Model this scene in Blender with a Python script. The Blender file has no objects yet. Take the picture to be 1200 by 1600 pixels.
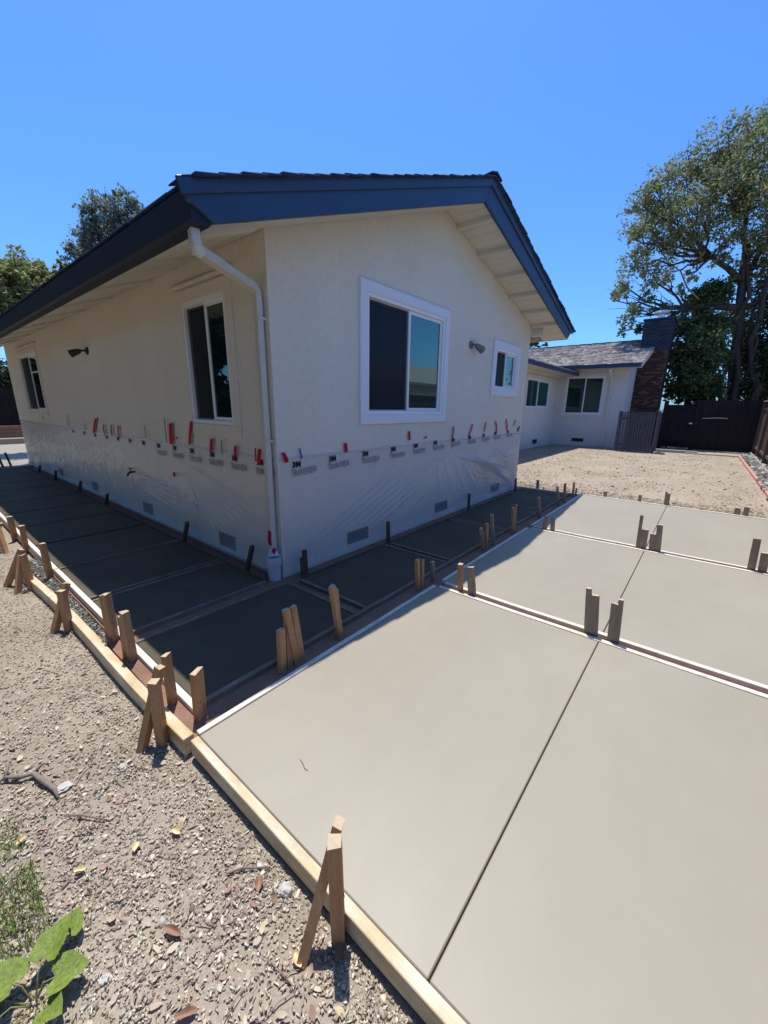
import bpy, bmesh, math, random
import numpy as np
from mathutils import Vector, Matrix, noise

# ------------------------------------------------------------------ camera, sky, sun, exposure
scene = bpy.context.scene
col = scene.collection
R = math.radians

yaw, pitch, roll = R(50.9685), R(15.015), R(0.824)
fw = Vector((math.sin(yaw)*math.cos(pitch), math.cos(yaw)*math.cos(pitch), -math.sin(pitch)))
rt = Vector((math.cos(yaw), -math.sin(yaw), 0))
up = rt.cross(fw)
rt2 = rt*math.cos(roll) + up*math.sin(roll)
up2 = up*math.cos(roll) - rt*math.sin(roll)
cd = bpy.data.cameras.new('camera')
cam = bpy.data.objects.new('camera', cd)
col.objects.link(cam)
cam.matrix_world = Matrix(((rt2.x, up2.x, -fw.x, -2.1946), (rt2.y, up2.y, -fw.y, -3.0642), (rt2.z, up2.z, -fw.z, 1.65), (0, 0, 0, 1)))
cd.sensor_fit = 'HORIZONTAL'
cd.sensor_width = 36
cd.lens = 36*611.8/1200
cd.clip_start = 0.05
cd.clip_end = 1500
scene.camera = cam

SUN = Vector((0.165, 0.225, 1.0)).normalized()
w = bpy.data.worlds.new('World')
scene.world = w
w.use_nodes = True
wn = w.node_tree
bg = wn.nodes['Background']
sky = wn.nodes.new('ShaderNodeTexSky')
sky.sky_type = 'NISHITA'
sky.sun_disc = False
sky.sun_elevation = math.asin(SUN.z)
sky.sun_rotation = math.atan2(SUN.x, SUN.y)
sky.altitude = 0
sky.air_density = 1.0
sky.dust_density = 0.9
sky.ozone_density = 3.0
tint = wn.nodes.new('ShaderNodeVectorMath')      # the clear deep blue of the day
tint.operation = 'MULTIPLY'
tint.inputs[1].default_value = (0.70, 1.28, 2.0)
wn.links.new(sky.outputs[0], tint.inputs[0])
wn.links.new(tint.outputs[0], bg.inputs[0])
bg.inputs[1].default_value = 0.098
sd = bpy.data.lights.new('sun', 'SUN')
sd.energy = 4.6
sd.angle = R(0.53)
sd.color = (1.0, 0.965, 0.90)
so = bpy.data.objects.new('sun', sd)
so.rotation_euler = SUN.to_track_quat('Z', 'Y').to_euler()
so.location = (0, 0, 30)
col.objects.link(so)
scene.view_settings.view_transform = 'Standard'
scene.view_settings.look = 'None'
scene.view_settings.exposure = 0.17
scene.view_settings.gamma = 1.0
scene.view_settings.use_curve_mapping = False

rnd = random.Random(7)
rng = np.random.default_rng(11)

# ------------------------------------------------------------------ materials
def mat(name, color, rough=0.8, spec=0.3, metal=0.0, var=None, vscale=4.0, bump=0.0, bscale=60.0, bdist=0.01,
        island=0.0, fine=0.0, fscale=80, stretch=(1, 1, 1), coat=0.0, alpha=1.0, smear=None):
    """Principled material: colour, large scale mottling to 'var', fine grain, per-piece variation, bump."""
    m = bpy.data.materials.new(name)
    m.use_nodes = True
    nt = m.node_tree
    N = nt.nodes
    L = nt.links
    b = N['Principled BSDF']
    b.inputs['Roughness'].default_value = rough
    b.inputs['Specular IOR Level'].default_value = spec
    b.inputs['Metallic'].default_value = metal
    b.inputs['Coat Weight'].default_value = coat
    b.inputs['Alpha'].default_value = alpha
    c4 = tuple(color) + (1,)
    b.inputs['Base Color'].default_value = c4
    tc = N.new('ShaderNodeTexCoord')
    mp = N.new('ShaderNodeMapping')
    mp.inputs['Scale'].default_value = stretch
    L.new(tc.outputs['Object'], mp.inputs['Vector'])
    cur = None
    if var is not None:
        n = N.new('ShaderNodeTexNoise')
        n.inputs['Scale'].default_value = vscale
        n.inputs['Detail'].default_value = 6
        n.inputs['Roughness'].default_value = 0.6
        L.new(mp.outputs[0], n.inputs['Vector'])
        r = N.new('ShaderNodeValToRGB')
        r.color_ramp.elements[0].position = 0.3
        r.color_ramp.elements[1].position = 0.7
        r.color_ramp.elements[0].color = c4
        r.color_ramp.elements[1].color = tuple(var) + (1,)
        L.new(n.outputs['Fac'], r.inputs[0])
        cur = r.outputs[0]
    def mul(cur, fac_out, lo, hi):
        mr = N.new('ShaderNodeMapRange')
        mr.inputs[3].default_value = lo
        mr.inputs[4].default_value = hi
        L.new(fac_out, mr.inputs[0])
        hs = N.new('ShaderNodeHueSaturation')
        if cur is not None:
            L.new(cur, hs.inputs['Color'])
        else:
            hs.inputs['Color'].default_value = c4
        L.new(mr.outputs[0], hs.inputs['Value'])
        return hs.outputs[0]
    if fine > 0:
        n2 = N.new('ShaderNodeTexNoise')
        n2.inputs['Scale'].default_value = fscale
        n2.inputs['Detail'].default_value = 4
        L.new(mp.outputs[0], n2.inputs['Vector'])
        cur = mul(cur, n2.outputs['Fac'], 1-fine*1.6, 1+fine*1.6)
    if smear is not None and cur is not None:      # dried cement splashed on the wood
        n4 = N.new('ShaderNodeTexNoise')
        n4.inputs['Scale'].default_value = 9
        n4.inputs['Detail'].default_value = 7
        n4.inputs['Roughness'].default_value = 0.7
        L.new(tc.outputs['Object'], n4.inputs['Vector'])
        m4 = N.new('ShaderNodeMapRange')
        m4.inputs[1].default_value = 0.55
        m4.inputs[2].default_value = 0.68
        m4.inputs[4].default_value = smear
        L.new(n4.outputs['Fac'], m4.inputs[0])
        x4 = N.new('ShaderNodeMix')
        x4.data_type = 'RGBA'
        x4.inputs['B'].default_value = (0.42, 0.375, 0.30, 1)
        L.new(m4.outputs[0], x4.inputs['Factor'])
        L.new(cur, x4.inputs['A'])
        cur = x4.outputs['Result']
    if island > 0:
        g = N.new('ShaderNodeNewGeometry')
        cur = mul(cur, g.outputs['Random Per Island'], 1-island, 1+island)
    if cur is not None:
        L.new(cur, b.inputs['Base Color'])
    if bump > 0:
        n3 = N.new('ShaderNodeTexNoise')
        n3.inputs['Scale'].default_value = bscale
        n3.inputs['Detail'].default_value = 5
        L.new(mp.outputs[0], n3.inputs['Vector'])
        bp_ = N.new('ShaderNodeBump')
        bp_.inputs['Strength'].default_value = bump
        bp_.inputs['Distance'].default_value = bdist
        L.new(n3.outputs['Fac'], bp_.inputs['Height'])
        L.new(bp_.outputs[0], b.inputs['Normal'])
    return m

def ramp_islands(name, colors, rough=0.9, spec=0.1, translucent=0.0):
    """each loose piece takes one of the given natural colours"""
    m = bpy.data.materials.new(name)
    m.use_nodes = True
    nt = m.node_tree
    b = nt.nodes['Principled BSDF']
    b.inputs['Roughness'].default_value = rough
    b.inputs['Specular IOR Level'].default_value = spec
    g = nt.nodes.new('ShaderNodeNewGeometry')
    r = nt.nodes.new('ShaderNodeValToRGB')
    cr = r.color_ramp
    cr.interpolation = 'CONSTANT'
    while len(cr.elements) < len(colors):
        cr.elements.new(0.5)
    for i, c in enumerate(colors):
        cr.elements[i].position = i/len(colors)
        cr.elements[i].color = tuple(c) + (1,)
    nt.links.new(g.outputs['Random Per Island'], r.inputs[0])
    nt.links.new(r.outputs[0], b.inputs['Base Color'])
    if translucent > 0:
        t = nt.nodes.new('ShaderNodeBsdfTranslucent')
        nt.links.new(r.outputs[0], t.inputs[0])
        mx = nt.nodes.new('ShaderNodeMixShader')
        mx.inputs[0].default_value = translucent
        nt.links.new(b.outputs[0], mx.inputs[1])
        nt.links.new(t.outputs[0], mx.inputs[2])
        nt.links.new(mx.outputs[0], nt.nodes['Material Output'].inputs[0])
    return m

M = {}
M['stucco'] = mat('stucco', (0.690, 0.635, 0.525), 0.92, 0.12, var=(0.75, 0.695, 0.585), vscale=0.9, bump=0.6, bscale=70, bdist=0.008, fine=0.06, fscale=18)
M['stucco_far'] = mat('stucco_far', (0.66, 0.63, 0.56), 0.92, 0.15, var=(0.71, 0.68, 0.61), vscale=0.8, bump=0.3, bscale=40, bdist=0.006)
M['navy'] = mat('navy', (0.024, 0.056, 0.125), 0.5, 0.35, var=(0.030, 0.066, 0.142), vscale=2.5, bump=0.2, bscale=30, bdist=0.003, fine=0.06, fscale=40, stretch=(0.5, 1, 3))
M['gutter'] = mat('gutter', (0.014, 0.020, 0.032), 0.6, 0.3, var=(0.018, 0.026, 0.042), vscale=3, bump=0.05, bscale=5, bdist=0.004)
M['shingle'] = mat('shingle', (0.030, 0.045, 0.075), 0.85, 0.15, island=0.3, bump=0.5, bscale=150, bdist=0.004)
M['shingle_far'] = mat('shingle_far', (0.30, 0.26, 0.235), 0.9, 0.15, island=0.38, fine=0.12, fscale=30)
M['soffit'] = mat('soffit', (0.70, 0.66, 0.58), 0.75, 0.25, var=(0.63, 0.59, 0.51), vscale=2.0, bump=0.08, bscale=25, bdist=0.003, stretch=(3, 0.4, 1))
M['white_trim'] = mat('white_trim', (0.74, 0.75, 0.80), 0.45, 0.4, fine=0.015, fscale=12, bump=0.04, bscale=14, bdist=0.003)
M['cream_trim'] = mat('cream_trim', (0.68, 0.64, 0.55), 0.6, 0.3, bump=0.06, bscale=20, bdist=0.003)
M['vinyl'] = mat('vinyl', (0.80, 0.80, 0.80), 0.35, 0.45)
M['gutter_white'] = mat('gutter_white', (0.58, 0.56, 0.50), 0.4, 0.4, fine=0.03, fscale=8)
M['black'] = mat('black', (0.015, 0.015, 0.016), 0.5, 0.4)
M['bronze'] = mat('bronze', (0.03, 0.026, 0.024), 0.4, 0.5)
M['lens'] = mat('lens', (0.72, 0.74, 0.76), 0.15, 0.6)
M['vent'] = mat('vent', (0.018, 0.016, 0.014), 0.8, 0.2, fine=0.2, fscale=200)
M['vent_frame'] = mat('vent_frame', (0.10, 0.09, 0.08), 0.7, 0.3)
M['lamp_grey'] = mat('lamp_grey', (0.17, 0.165, 0.16), 0.5, 0.4)
M['clay'] = mat('clay', (0.24, 0.145, 0.11), 0.9, 0.1, fine=0.15, fscale=6)
M['pvc'] = mat('pvc', (0.56, 0.57, 0.58), 0.4, 0.4, fine=0.05, fscale=20)
M['concrete'] = mat('concrete', (0.312, 0.271, 0.203), 0.5, 0.45, var=(0.362, 0.317, 0.241), vscale=0.45, bump=0.2, bscale=35, bdist=0.0015, fine=0.03, fscale=4, stretch=(1, 1.6, 1))
M['shaded_concrete'] = mat('shaded_concrete', (0.085, 0.068, 0.045), 0.7, 0.15, var=(0.118, 0.098, 0.068), vscale=1.6, bump=0.12, bscale=60, bdist=0.002, fine=0.06, fscale=12)  # same fresh concrete as the slab, with the path's shade darkened into the colour
M['old_concrete'] = mat('old_concrete', (0.33, 0.31, 0.28), 0.9, 0.2, var=(0.42, 0.39, 0.35), vscale=4, bump=0.3, bscale=40, bdist=0.01)
M['dirt'] = mat('dirt', (0.275, 0.225, 0.165), 0.95, 0.1, var=(0.395, 0.33, 0.25), vscale=1.3, bump=1.0, bscale=70, bdist=0.010, fine=0.20, fscale=90)
M['brown_soil'] = mat('brown_soil', (0.23, 0.125, 0.088), 0.95, 0.1, var=(0.30, 0.18, 0.13), vscale=7, bump=0.8, bscale=60, bdist=0.01, fine=0.15, fscale=80)
M['yard'] = mat('yard', (0.315, 0.250, 0.178), 0.95, 0.1, var=(0.40, 0.325, 0.238), vscale=0.8, bump=0.6, bscale=40, bdist=0.008, fine=0.10, fscale=22, stretch=(1, 1.8, 1))
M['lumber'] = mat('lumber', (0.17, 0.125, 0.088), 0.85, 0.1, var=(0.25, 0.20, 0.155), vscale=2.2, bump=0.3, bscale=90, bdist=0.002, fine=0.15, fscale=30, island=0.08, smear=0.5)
M['lumber_y'] = mat('lumber_y', (0.52, 0.33, 0.13), 0.75, 0.2, var=(0.72, 0.63, 0.47), vscale=3.2, bump=0.3, bscale=90, bdist=0.002, fine=0.12, fscale=40, stretch=(4, 0.9, 4), smear=0.8)
M['lumber_pale'] = mat('lumber_pale', (0.66, 0.58, 0.45), 0.8, 0.2, var=(0.76, 0.70, 0.60), vscale=3, bump=0.3, bscale=80, bdist=0.003, fine=0.10, fscale=25, smear=0.7)
M['stake'] = mat('stake', (0.36, 0.19, 0.085), 0.8, 0.2, var=(0.50, 0.30, 0.155), vscale=3, bump=0.4, bscale=60, bdist=0.003, fine=0.2, fscale=22, stretch=(9, 9, 0.7), island=0.2, smear=0.55)
M['stake_grey'] = mat('stake_grey', (0.245, 0.185, 0.14), 0.85, 0.15, var=(0.34, 0.27, 0.21), vscale=3, bump=0.4, bscale=60, bdist=0.003, fine=0.18, fscale=22, stretch=(9, 9, 0.7), island=0.2, smear=0.5)
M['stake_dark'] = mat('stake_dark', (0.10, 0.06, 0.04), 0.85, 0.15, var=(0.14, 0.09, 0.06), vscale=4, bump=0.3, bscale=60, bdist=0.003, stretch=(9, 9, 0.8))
M['stake_end'] = mat('stake_end', (0.54, 0.42, 0.28), 0.85, 0.15, fine=0.1, fscale=60)
M['red_tape'] = mat('red_tape', (0.52, 0.008, 0.028), 0.65, 0.15, fine=0.1, fscale=30)
M['pink_tape'] = mat('pink_tape', (0.72, 0.25, 0.23), 0.4, 0.4)
M['blue_tape'] = mat('blue_tape', (0.03, 0.10, 0.28), 0.5, 0.3)
M['grey_tape'] = mat('grey_tape', (0.13, 0.17, 0.14), 0.5, 0.3)
M['ink'] = mat('ink', (0.008, 0.008, 0.014), 0.6, 0.2)
M['ink_grey'] = mat('ink_grey', (0.20, 0.205, 0.21), 0.6, 0.2)
M['fence_brown'] = mat('fence_brown', (0.105, 0.070, 0.055), 0.9, 0.15, var=(0.155, 0.115, 0.095), vscale=3, bump=0.4, bscale=40, bdist=0.004, fine=0.15, fscale=15, stretch=(5, 5, 0.5))
M['fence_dark'] = mat('fence_dark', (0.019, 0.017, 0.020), 0.9, 0.1, var=(0.032, 0.027, 0.029), vscale=3, bump=0.3, bscale=40, bdist=0.004, stretch=(5, 5, 0.5))  # tree shade over the back fence is darkened into this colour
M['fence_cap'] = mat('fence_cap', (0.36, 0.33, 0.30), 0.9, 0.15, fine=0.15, fscale=12)
M['slat_grey'] = mat('slat_grey', (0.075, 0.078, 0.095), 0.7, 0.3, fine=0.08, fscale=8)
M['brick'] = ramp_islands('brick', [(0.12, 0.055, 0.045), (0.085, 0.04, 0.034), (0.16, 0.085, 0.07), (0.10, 0.05, 0.042), (0.19, 0.11, 0.09), (0.07, 0.04, 0.038)], 0.9, 0.15)
M['brick_navy'] = ramp_islands('brick_navy', [(0.045, 0.052, 0.075), (0.055, 0.062, 0.085), (0.038, 0.045, 0.068)], 0.85, 0.2)
M['mortar'] = mat('mortar', (0.10, 0.075, 0.065), 0.95, 0.1)
M['mortar_navy'] = mat('mortar_navy', (0.035, 0.042, 0.06), 0.95, 0.1)
M['metal'] = mat('metal', (0.80, 0.80, 0.80), 0.35, 0.5, metal=0.6)
M['rock'] = mat('rock', (0.46, 0.43, 0.38), 0.9, 0.2, var=(0.58, 0.55, 0.49), vscale=12, bump=0.6, bscale=60, bdist=0.01)
M['bark'] = mat('bark', (0.115, 0.088, 0.075), 0.95, 0.1, var=(0.055, 0.042, 0.038), vscale=2, bump=0.8, bscale=9, bdist=0.05, stretch=(3, 3, 0.5))
M['bark_light'] = mat('bark_light', (0.34, 0.28, 0.23), 0.9, 0.1, var=(0.22, 0.17, 0.14), vscale=4)
M['twig'] = mat('twig', (0.30, 0.25, 0.21), 0.9, 0.1, var=(0.19, 0.14, 0.115), vscale=25, fine=0.1, fscale=50)
M['leaf_brown'] = mat('leaf_brown', (0.38, 0.22, 0.14), 0.75, 0.2, var=(0.26, 0.14, 0.09), vscale=30)
M['leaf_yellow'] = mat('leaf_yellow', (0.72, 0.60, 0.34), 0.75, 0.2, var=(0.62, 0.48, 0.25), vscale=30)
M['red_edge'] = mat('red_edge', (0.46, 0.20, 0.15), 0.85, 0.2, var=(0.55, 0.30, 0.23), vscale=5)
M['roof_pale'] = mat('roof_pale', (0.62, 0.63, 0.62), 0.7, 0.3, fine=0.1, fscale=5)
M['chips'] = ramp_islands('chips', [(0.22, 0.18, 0.14), (0.42, 0.36, 0.28), (0.19, 0.155, 0.12), (0.52, 0.46, 0.37), (0.32, 0.27, 0.21), (0.40, 0.34, 0.265), (0.64, 0.59, 0.49), (0.25, 0.205, 0.16), (0.36, 0.28, 0.21), (0.48, 0.43, 0.36), (0.68, 0.61, 0.47), (0.29, 0.245, 0.195)], 0.95, 0.08)
M['litter'] = ramp_islands('litter', [(0.60, 0.50, 0.33), (0.42, 0.28, 0.19), (0.52, 0.41, 0.29), (0.64, 0.56, 0.40), (0.36, 0.24, 0.17), (0.50, 0.44, 0.33), (0.44, 0.29, 0.22), (0.62, 0.54, 0.41)], 0.8, 0.15, translucent=0.15)
M['straw'] = ramp_islands('straw', [(0.37, 0.30, 0.215), (0.44, 0.365, 0.27), (0.33, 0.26, 0.185), (0.41, 0.33, 0.24), (0.49, 0.42, 0.32)], 0.9, 0.1)
M['litter_pale'] = ramp_islands('litter_pale', [(0.60, 0.52, 0.40), (0.45, 0.36, 0.26), (0.70, 0.62, 0.48), (0.35, 0.26, 0.19), (0.54, 0.42, 0.31), (0.48, 0.42, 0.33)], 0.85, 0.1)
M['rubble'] = ramp_islands('rubble', [(0.16, 0.15, 0.14), (0.30, 0.28, 0.26), (0.42, 0.40, 0.37), (0.22, 0.19, 0.16), (0.10, 0.10, 0.09), (0.13, 0.17, 0.09)], 0.95, 0.1)
M['leaves_big'] = ramp_islands('leaves_big', [(0.19, 0.235, 0.085), (0.26, 0.29, 0.095), (0.15, 0.20, 0.10), (0.33, 0.30, 0.12), (0.21, 0.265, 0.125), (0.36, 0.27, 0.12), (0.28, 0.32, 0.13), (0.12, 0.155, 0.075)], 0.6, 0.15, translucent=0.45)
M['leaves_dark'] = ramp_islands('leaves_dark', [(0.030, 0.052, 0.020), (0.050, 0.080, 0.026), (0.024, 0.042, 0.018), (0.09, 0.12, 0.035), (0.038, 0.064, 0.024)], 0.5, 0.3, translucent=0.2)
M['leaves_mid'] = ramp_islands('leaves_mid', [(0.065, 0.10, 0.035), (0.11, 0.155, 0.045), (0.045, 0.075, 0.030), (0.19, 0.22, 0.07), (0.08, 0.12, 0.045)], 0.5, 0.3, translucent=0.3)
M['leaves_grey'] = ramp_islands('leaves_grey', [(0.19, 0.24, 0.18), (0.26, 0.29, 0.20), (0.13, 0.17, 0.13), (0.31, 0.30, 0.21), (0.22, 0.26, 0.20)], 0.55, 0.25, translucent=0.35)
M['leaves_yellow'] = ramp_islands('leaves_yellow', [(0.36, 0.38, 0.12), (0.26, 0.30, 0.12), (0.46, 0.45, 0.17), (0.18, 0.23, 0.09), (0.38, 0.34, 0.17)], 0.6, 0.15, translucent=0.45)
M['ivy'] = mat('ivy', (0.085, 0.140, 0.016), 0.42, 0.4, var=(0.24, 0.30, 0.04), vscale=9, bump=0.5, bscale=40, bdist=0.006)
M['blade'] = ramp_islands('blade', [(0.16, 0.26, 0.04), (0.24, 0.34, 0.07), (0.34, 0.36, 0.14), (0.13, 0.20, 0.04)], 0.6, 0.2, translucent=0.3)

def glass_mat(name, base, ior, rough=0.02):
    m = mat(name, base, rough, 0.5)
    m.node_tree.nodes['Principled BSDF'].inputs['IOR'].default_value = ior
    m.node_tree.nodes['Principled BSDF'].inputs['Specular Tint'].default_value = (0.62, 1.0, 0.90, 1)
    return m
M['glass'] = glass_mat('glass', (0.012, 0.032, 0.034), 2.35)
M['glass']['note'] = 'pane'
M['glass_dark'] = glass_mat('glass_dark', (0.004, 0.012, 0.017), 1.85)
def screen_mat():
    m = bpy.data.materials.new('screen')
    m.use_nodes = True
    nt = m.node_tree
    b = nt.nodes['Principled BSDF']
    b.inputs['Base Color'].default_value = (0.006, 0.011, 0.017, 1)
    b.inputs['Roughness'].default_value = 0.7
    t = nt.nodes.new('ShaderNodeBsdfTransparent')
    mx = nt.nodes.new('ShaderNodeMixShader')
    mx.inputs[0].default_value = 0.5
    nt.links.new(t.outputs[0], mx.inputs[1])
    nt.links.new(b.outputs[0], mx.inputs[2])
    nt.links.new(mx.outputs[0], nt.nodes['Material Output'].inputs[0])
    return m
M['screen'] = screen_mat()
def film_mat():
    m = bpy.data.materials.new('film')
    m.use_nodes = True
    nt = m.node_tree
    b = nt.nodes['Principled BSDF']
    b.inputs['Base Color'].default_value = (0.72, 0.73, 0.75, 1)
    b.inputs['Roughness'].default_value = 0.16
    b.inputs['Specular IOR Level'].default_value = 1.0
    t = nt.nodes.new('ShaderNodeBsdfTransparent')
    mx = nt.nodes.new('ShaderNodeMixShader')
    lw = nt.nodes.new('ShaderNodeLayerWeight')
    lw.inputs[0].default_value = 0.28
    mr = nt.nodes.new('ShaderNodeMapRange')
    mr.inputs[3].default_value = 0.17
    mr.inputs[4].default_value = 0.60
    nt.links.new(lw.outputs['Facing'], mr.inputs[0])
    nt.links.new(mr.outputs[0], mx.inputs[0])
    nt.links.new(t.outputs[0], mx.inputs[1])
    nt.links.new(b.outputs[0], mx.inputs[2])
    nt.links.new(mx.outputs[0], nt.nodes['Material Output'].inputs[0])
    return m
M['film'] = film_mat()

# ------------------------------------------------------------------ helpers
class MB:
    """collects faces, then links them as one mesh object"""
    def __init__(s):
        s.v = []
        s.f = []
        s.mi = []
    def add(s, vs, fs, mi=0):
        o = len(s.v)
        s.v += [tuple(v) for v in vs]
        for f in fs:
            s.f.append(tuple(i+o for i in f))
            s.mi.append(mi)
    def box(s, x0, x1, y0, y1, z0, z1, mi=0):
        s.add([(x0, y0, z0), (x1, y0, z0), (x1, y1, z0), (x0, y1, z0), (x0, y0, z1), (x1, y0, z1), (x1, y1, z1), (x0, y1, z1)],
              [(0, 3, 2, 1), (4, 5, 6, 7), (0, 1, 5, 4), (1, 2, 6, 5), (2, 3, 7, 6), (3, 0, 4, 7)], mi)
    def prism(s, pts, axis, a, b, mi=0):
        """extrude polygon pts (two coords) along axis from a to b"""
        n = len(pts)
        def P(p, t):
            if axis == 'y':
                return (p[0], t, p[1])
            if axis == 'x':
                return (t, p[0], p[1])
            return (p[0], p[1], t)
        s.add([P(p, a) for p in pts] + [P(p, b) for p in pts],
              [tuple(range(n)), tuple(range(2*n-1, n-1, -1))] + [(i, i+n, (i+1) % n+n, (i+1) % n) for i in range(n)], mi)
    def tube(s, pts, rad, seg=8, mi=0, cap=True):
        pts = [Vector(p) for p in pts]
        rs = rad if isinstance(rad, (list, tuple)) else [rad]*len(pts)
        o = len(s.v)
        ref = Vector((0.3, 0.2, 1)).normalized()
        for i, p in enumerate(pts):
            d = (pts[min(i+1, len(pts)-1)] - pts[max(i-1, 0)])
            d.normalize()
            a = d.cross(ref)
            if a.length < 0.05:
                a = d.cross(Vector((1, 0, 0)))
            a.normalize()
            b = d.cross(a)
            for k in range(seg):
                t = 2*math.pi*k/seg
                q = p + (a*math.cos(t) + b*math.sin(t))*rs[i]
                s.v.append(tuple(q))
        for i in range(len(pts)-1):
            for k in range(seg):
                k2 = (k+1) % seg
                s.f.append((o+i*seg+k, o+i*seg+k2, o+(i+1)*seg+k2, o+(i+1)*seg+k))
                s.mi.append(mi)
        if cap:
            s.f.append(tuple(o+k for k in range(seg))[::-1]); s.mi.append(mi)
            e = o+(len(pts)-1)*seg
            s.f.append(tuple(e+k for k in range(seg))); s.mi.append(mi)
    def build(s, name, mats, parent=None, smooth=False, fix=True, bevel=0.0):
        me = bpy.data.meshes.new(name)
        me.from_pydata(s.v, [], s.f)
        mats = mats if isinstance(mats, (list, tuple)) else [mats]
        for m in mats:
            me.materials.append(M[m] if isinstance(m, str) else m)
        me.polygons.foreach_set('material_index', s.mi)
        if fix or bevel > 0:
            bm = bmesh.new()
            bm.from_mesh(me)
            bmesh.ops.recalc_face_normals(bm, faces=bm.faces)
            if bevel > 0:
                bmesh.ops.bevel(bm, geom=[e for e in bm.edges if e.calc_face_angle(0) > 0.6], offset=bevel, segments=1, affect='EDGES', clamp_overlap=True)
            bm.to_mesh(me)
            bm.free()
        if smooth:
            me.polygons.foreach_set('use_smooth', [True]*len(me.polygons))
        o = bpy.data.objects.new(name, me)
        col.objects.link(o)
        if parent is not None:
            o.parent = parent
        return o

def tag(o, label, cat, group=None):
    o['label'] = label
    o['category'] = cat
    if group:
        o['group'] = group
    return o
def thing(name, label, cat, loc=(0, 0, 0), group=None):
    o = bpy.data.objects.new(name, None)
    o.empty_display_size = 0.2
    o.location = loc
    col.objects.link(o)
    return tag(o, label, cat, group)
def struct(o):
    o['kind'] = 'structure'
    return o
def stuff(o):
    o['kind'] = 'stuff'
    return o
def group_empty(name):
    o = bpy.data.objects.new(name, None)
    col.objects.link(o)
    return struct(o)
ORD = ['first', 'second', 'third', 'fourth', 'fifth', 'sixth', 'seventh', 'eighth', 'ninth', 'tenth', 'eleventh', 'twelfth', 'thirteenth', 'fourteenth', 'fifteenth', 'sixteenth', 'seventeenth', 'eighteenth', 'nineteenth', 'twentieth']

def fast_mesh(name, verts, quads, m, parent=None, smooth=False):
    """numpy arrays -> mesh object"""
    me = bpy.data.meshes.new(name)
    me.vertices.add(len(verts))
    me.vertices.foreach_set('co', np.ascontiguousarray(verts, dtype=np.float32).ravel())
    k = quads.shape[1]
    me.loops.add(len(quads)*k)
    me.loops.foreach_set('vertex_index', np.ascontiguousarray(quads, dtype=np.int32).ravel())
    me.polygons.add(len(quads))
    me.polygons.foreach_set('loop_start', np.arange(0, len(quads)*k, k, dtype=np.int32))
    me.polygons.foreach_set('loop_total', np.full(len(quads), k, dtype=np.int32))
    me.materials.append(M[m])
    me.update(calc_edges=True)
    if smooth:
        me.polygons.foreach_set('use_smooth', [True]*len(me.polygons))
    o = bpy.data.objects.new(name, me)
    col.objects.link(o)
    if parent is not None:
        o.parent = parent
    return o
BOXV = np.array([(-1, -1, -1), (1, -1, -1), (1, 1, -1), (-1, 1, -1), (-1, -1, 1), (1, -1, 1), (1, 1, 1), (-1, 1, 1)], float)*0.5
BOXF = np.array([(0, 3, 2, 1), (4, 5, 6, 7), (0, 1, 5, 4), (1, 2, 6, 5), (2, 3, 7, 6), (3, 0, 4, 7)])
def rot_mats(n, tilt=1.0):
    a = rng.uniform(0, 2*np.pi, n)
    b = rng.normal(0, tilt, n)
    c = rng.normal(0, tilt, n)
    ca, sa, cb, sb, cc, sc = np.cos(a), np.sin(a), np.cos(b), np.sin(b), np.cos(c), np.sin(c)
    Z = np.zeros(n); O = np.ones(n)
    Rz = np.stack([ca, -sa, Z, sa, ca, Z, Z, Z, O], 1).reshape(n, 3, 3)
    Rx = np.stack([O, Z, Z, Z, cb, -sb, Z, sb, cb], 1).reshape(n, 3, 3)
    Ry = np.stack([cc, Z, sc, Z, O, Z, -sc, Z, cc], 1).reshape(n, 3, 3)
    return Rz @ Rx @ Ry
def scatter_boxes(name, pos, size, m, jitter=0.25, tilt=0.5):
    n = len(pos)
    v = BOXV[None] + rng.uniform(-jitter, jitter, (n, 8, 3))
    v = v*size[:, None, :]
    v = np.einsum('nij,nkj->nki', rot_mats(n, tilt), v) + pos[:, None, :]
    f = (BOXF[None] + (np.arange(n)*8)[:, None, None]).reshape(-1, 4)
    return fast_mesh(name, v.reshape(-1, 3), f, m)

# ------------------------------------------------------------------ ground
def ground_height(x, y):
    """uneven dirt of the side yard, lower than the slab top"""
    if x > -1.50:
        return -0.105
    t = min(1, (-1.50-x)/0.25)
    n = noise.noise(Vector((x*1.1, y*1.1, 0)))*0.035 + noise.noise(Vector((x*4.1, y*4.1, 3)))*0.016 + noise.noise(Vector((x*11, y*11, 7)))*0.007
    return -0.105 + t*(0.012 + n)
mb = MB()
S = 500
xs = [-S, -60, -12, -6.0]
xs += [-6.0 + 0.06*i for i in range(1, 76)]
xs += [0, 8, 20, 60, S]
ys = [-S, -60, -20, -6.0]
ys += [-6.0 + 0.08*i for i in range(1, 176)]
ys += [10, 14, 20, 60, S]
idx = {}
for i, x in enumerate(xs):
    for j, y in enumerate(ys):
        idx[i, j] = len(mb.v)
        inner = (-6.0 <= x <= -1.45 and -6.0 <= y <= 8.1)
        mb.v.append((x, y, ground_height(x, y) if inner else -0.105))
for i in range(len(xs)-1):
    for j in range(len(ys)-1):
        mb.f.append((idx[i, j], idx[i+1, j], idx[i+1, j+1], idx[i, j+1]))
        mb.mi.append(0)
struct(mb.build('ground', 'dirt', smooth=True, fix=False))

# brown soil showing in the gaps between the forms
mb = MB()
mb.box(-1.52, 6.45, -4.4, 0.05, -0.09, -0.028)
mb.box(-1.46, 0.05, 0.06, 11.0, -0.09, -0.050)
struct(mb.build('soil_bed', 'brown_soil'))

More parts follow.
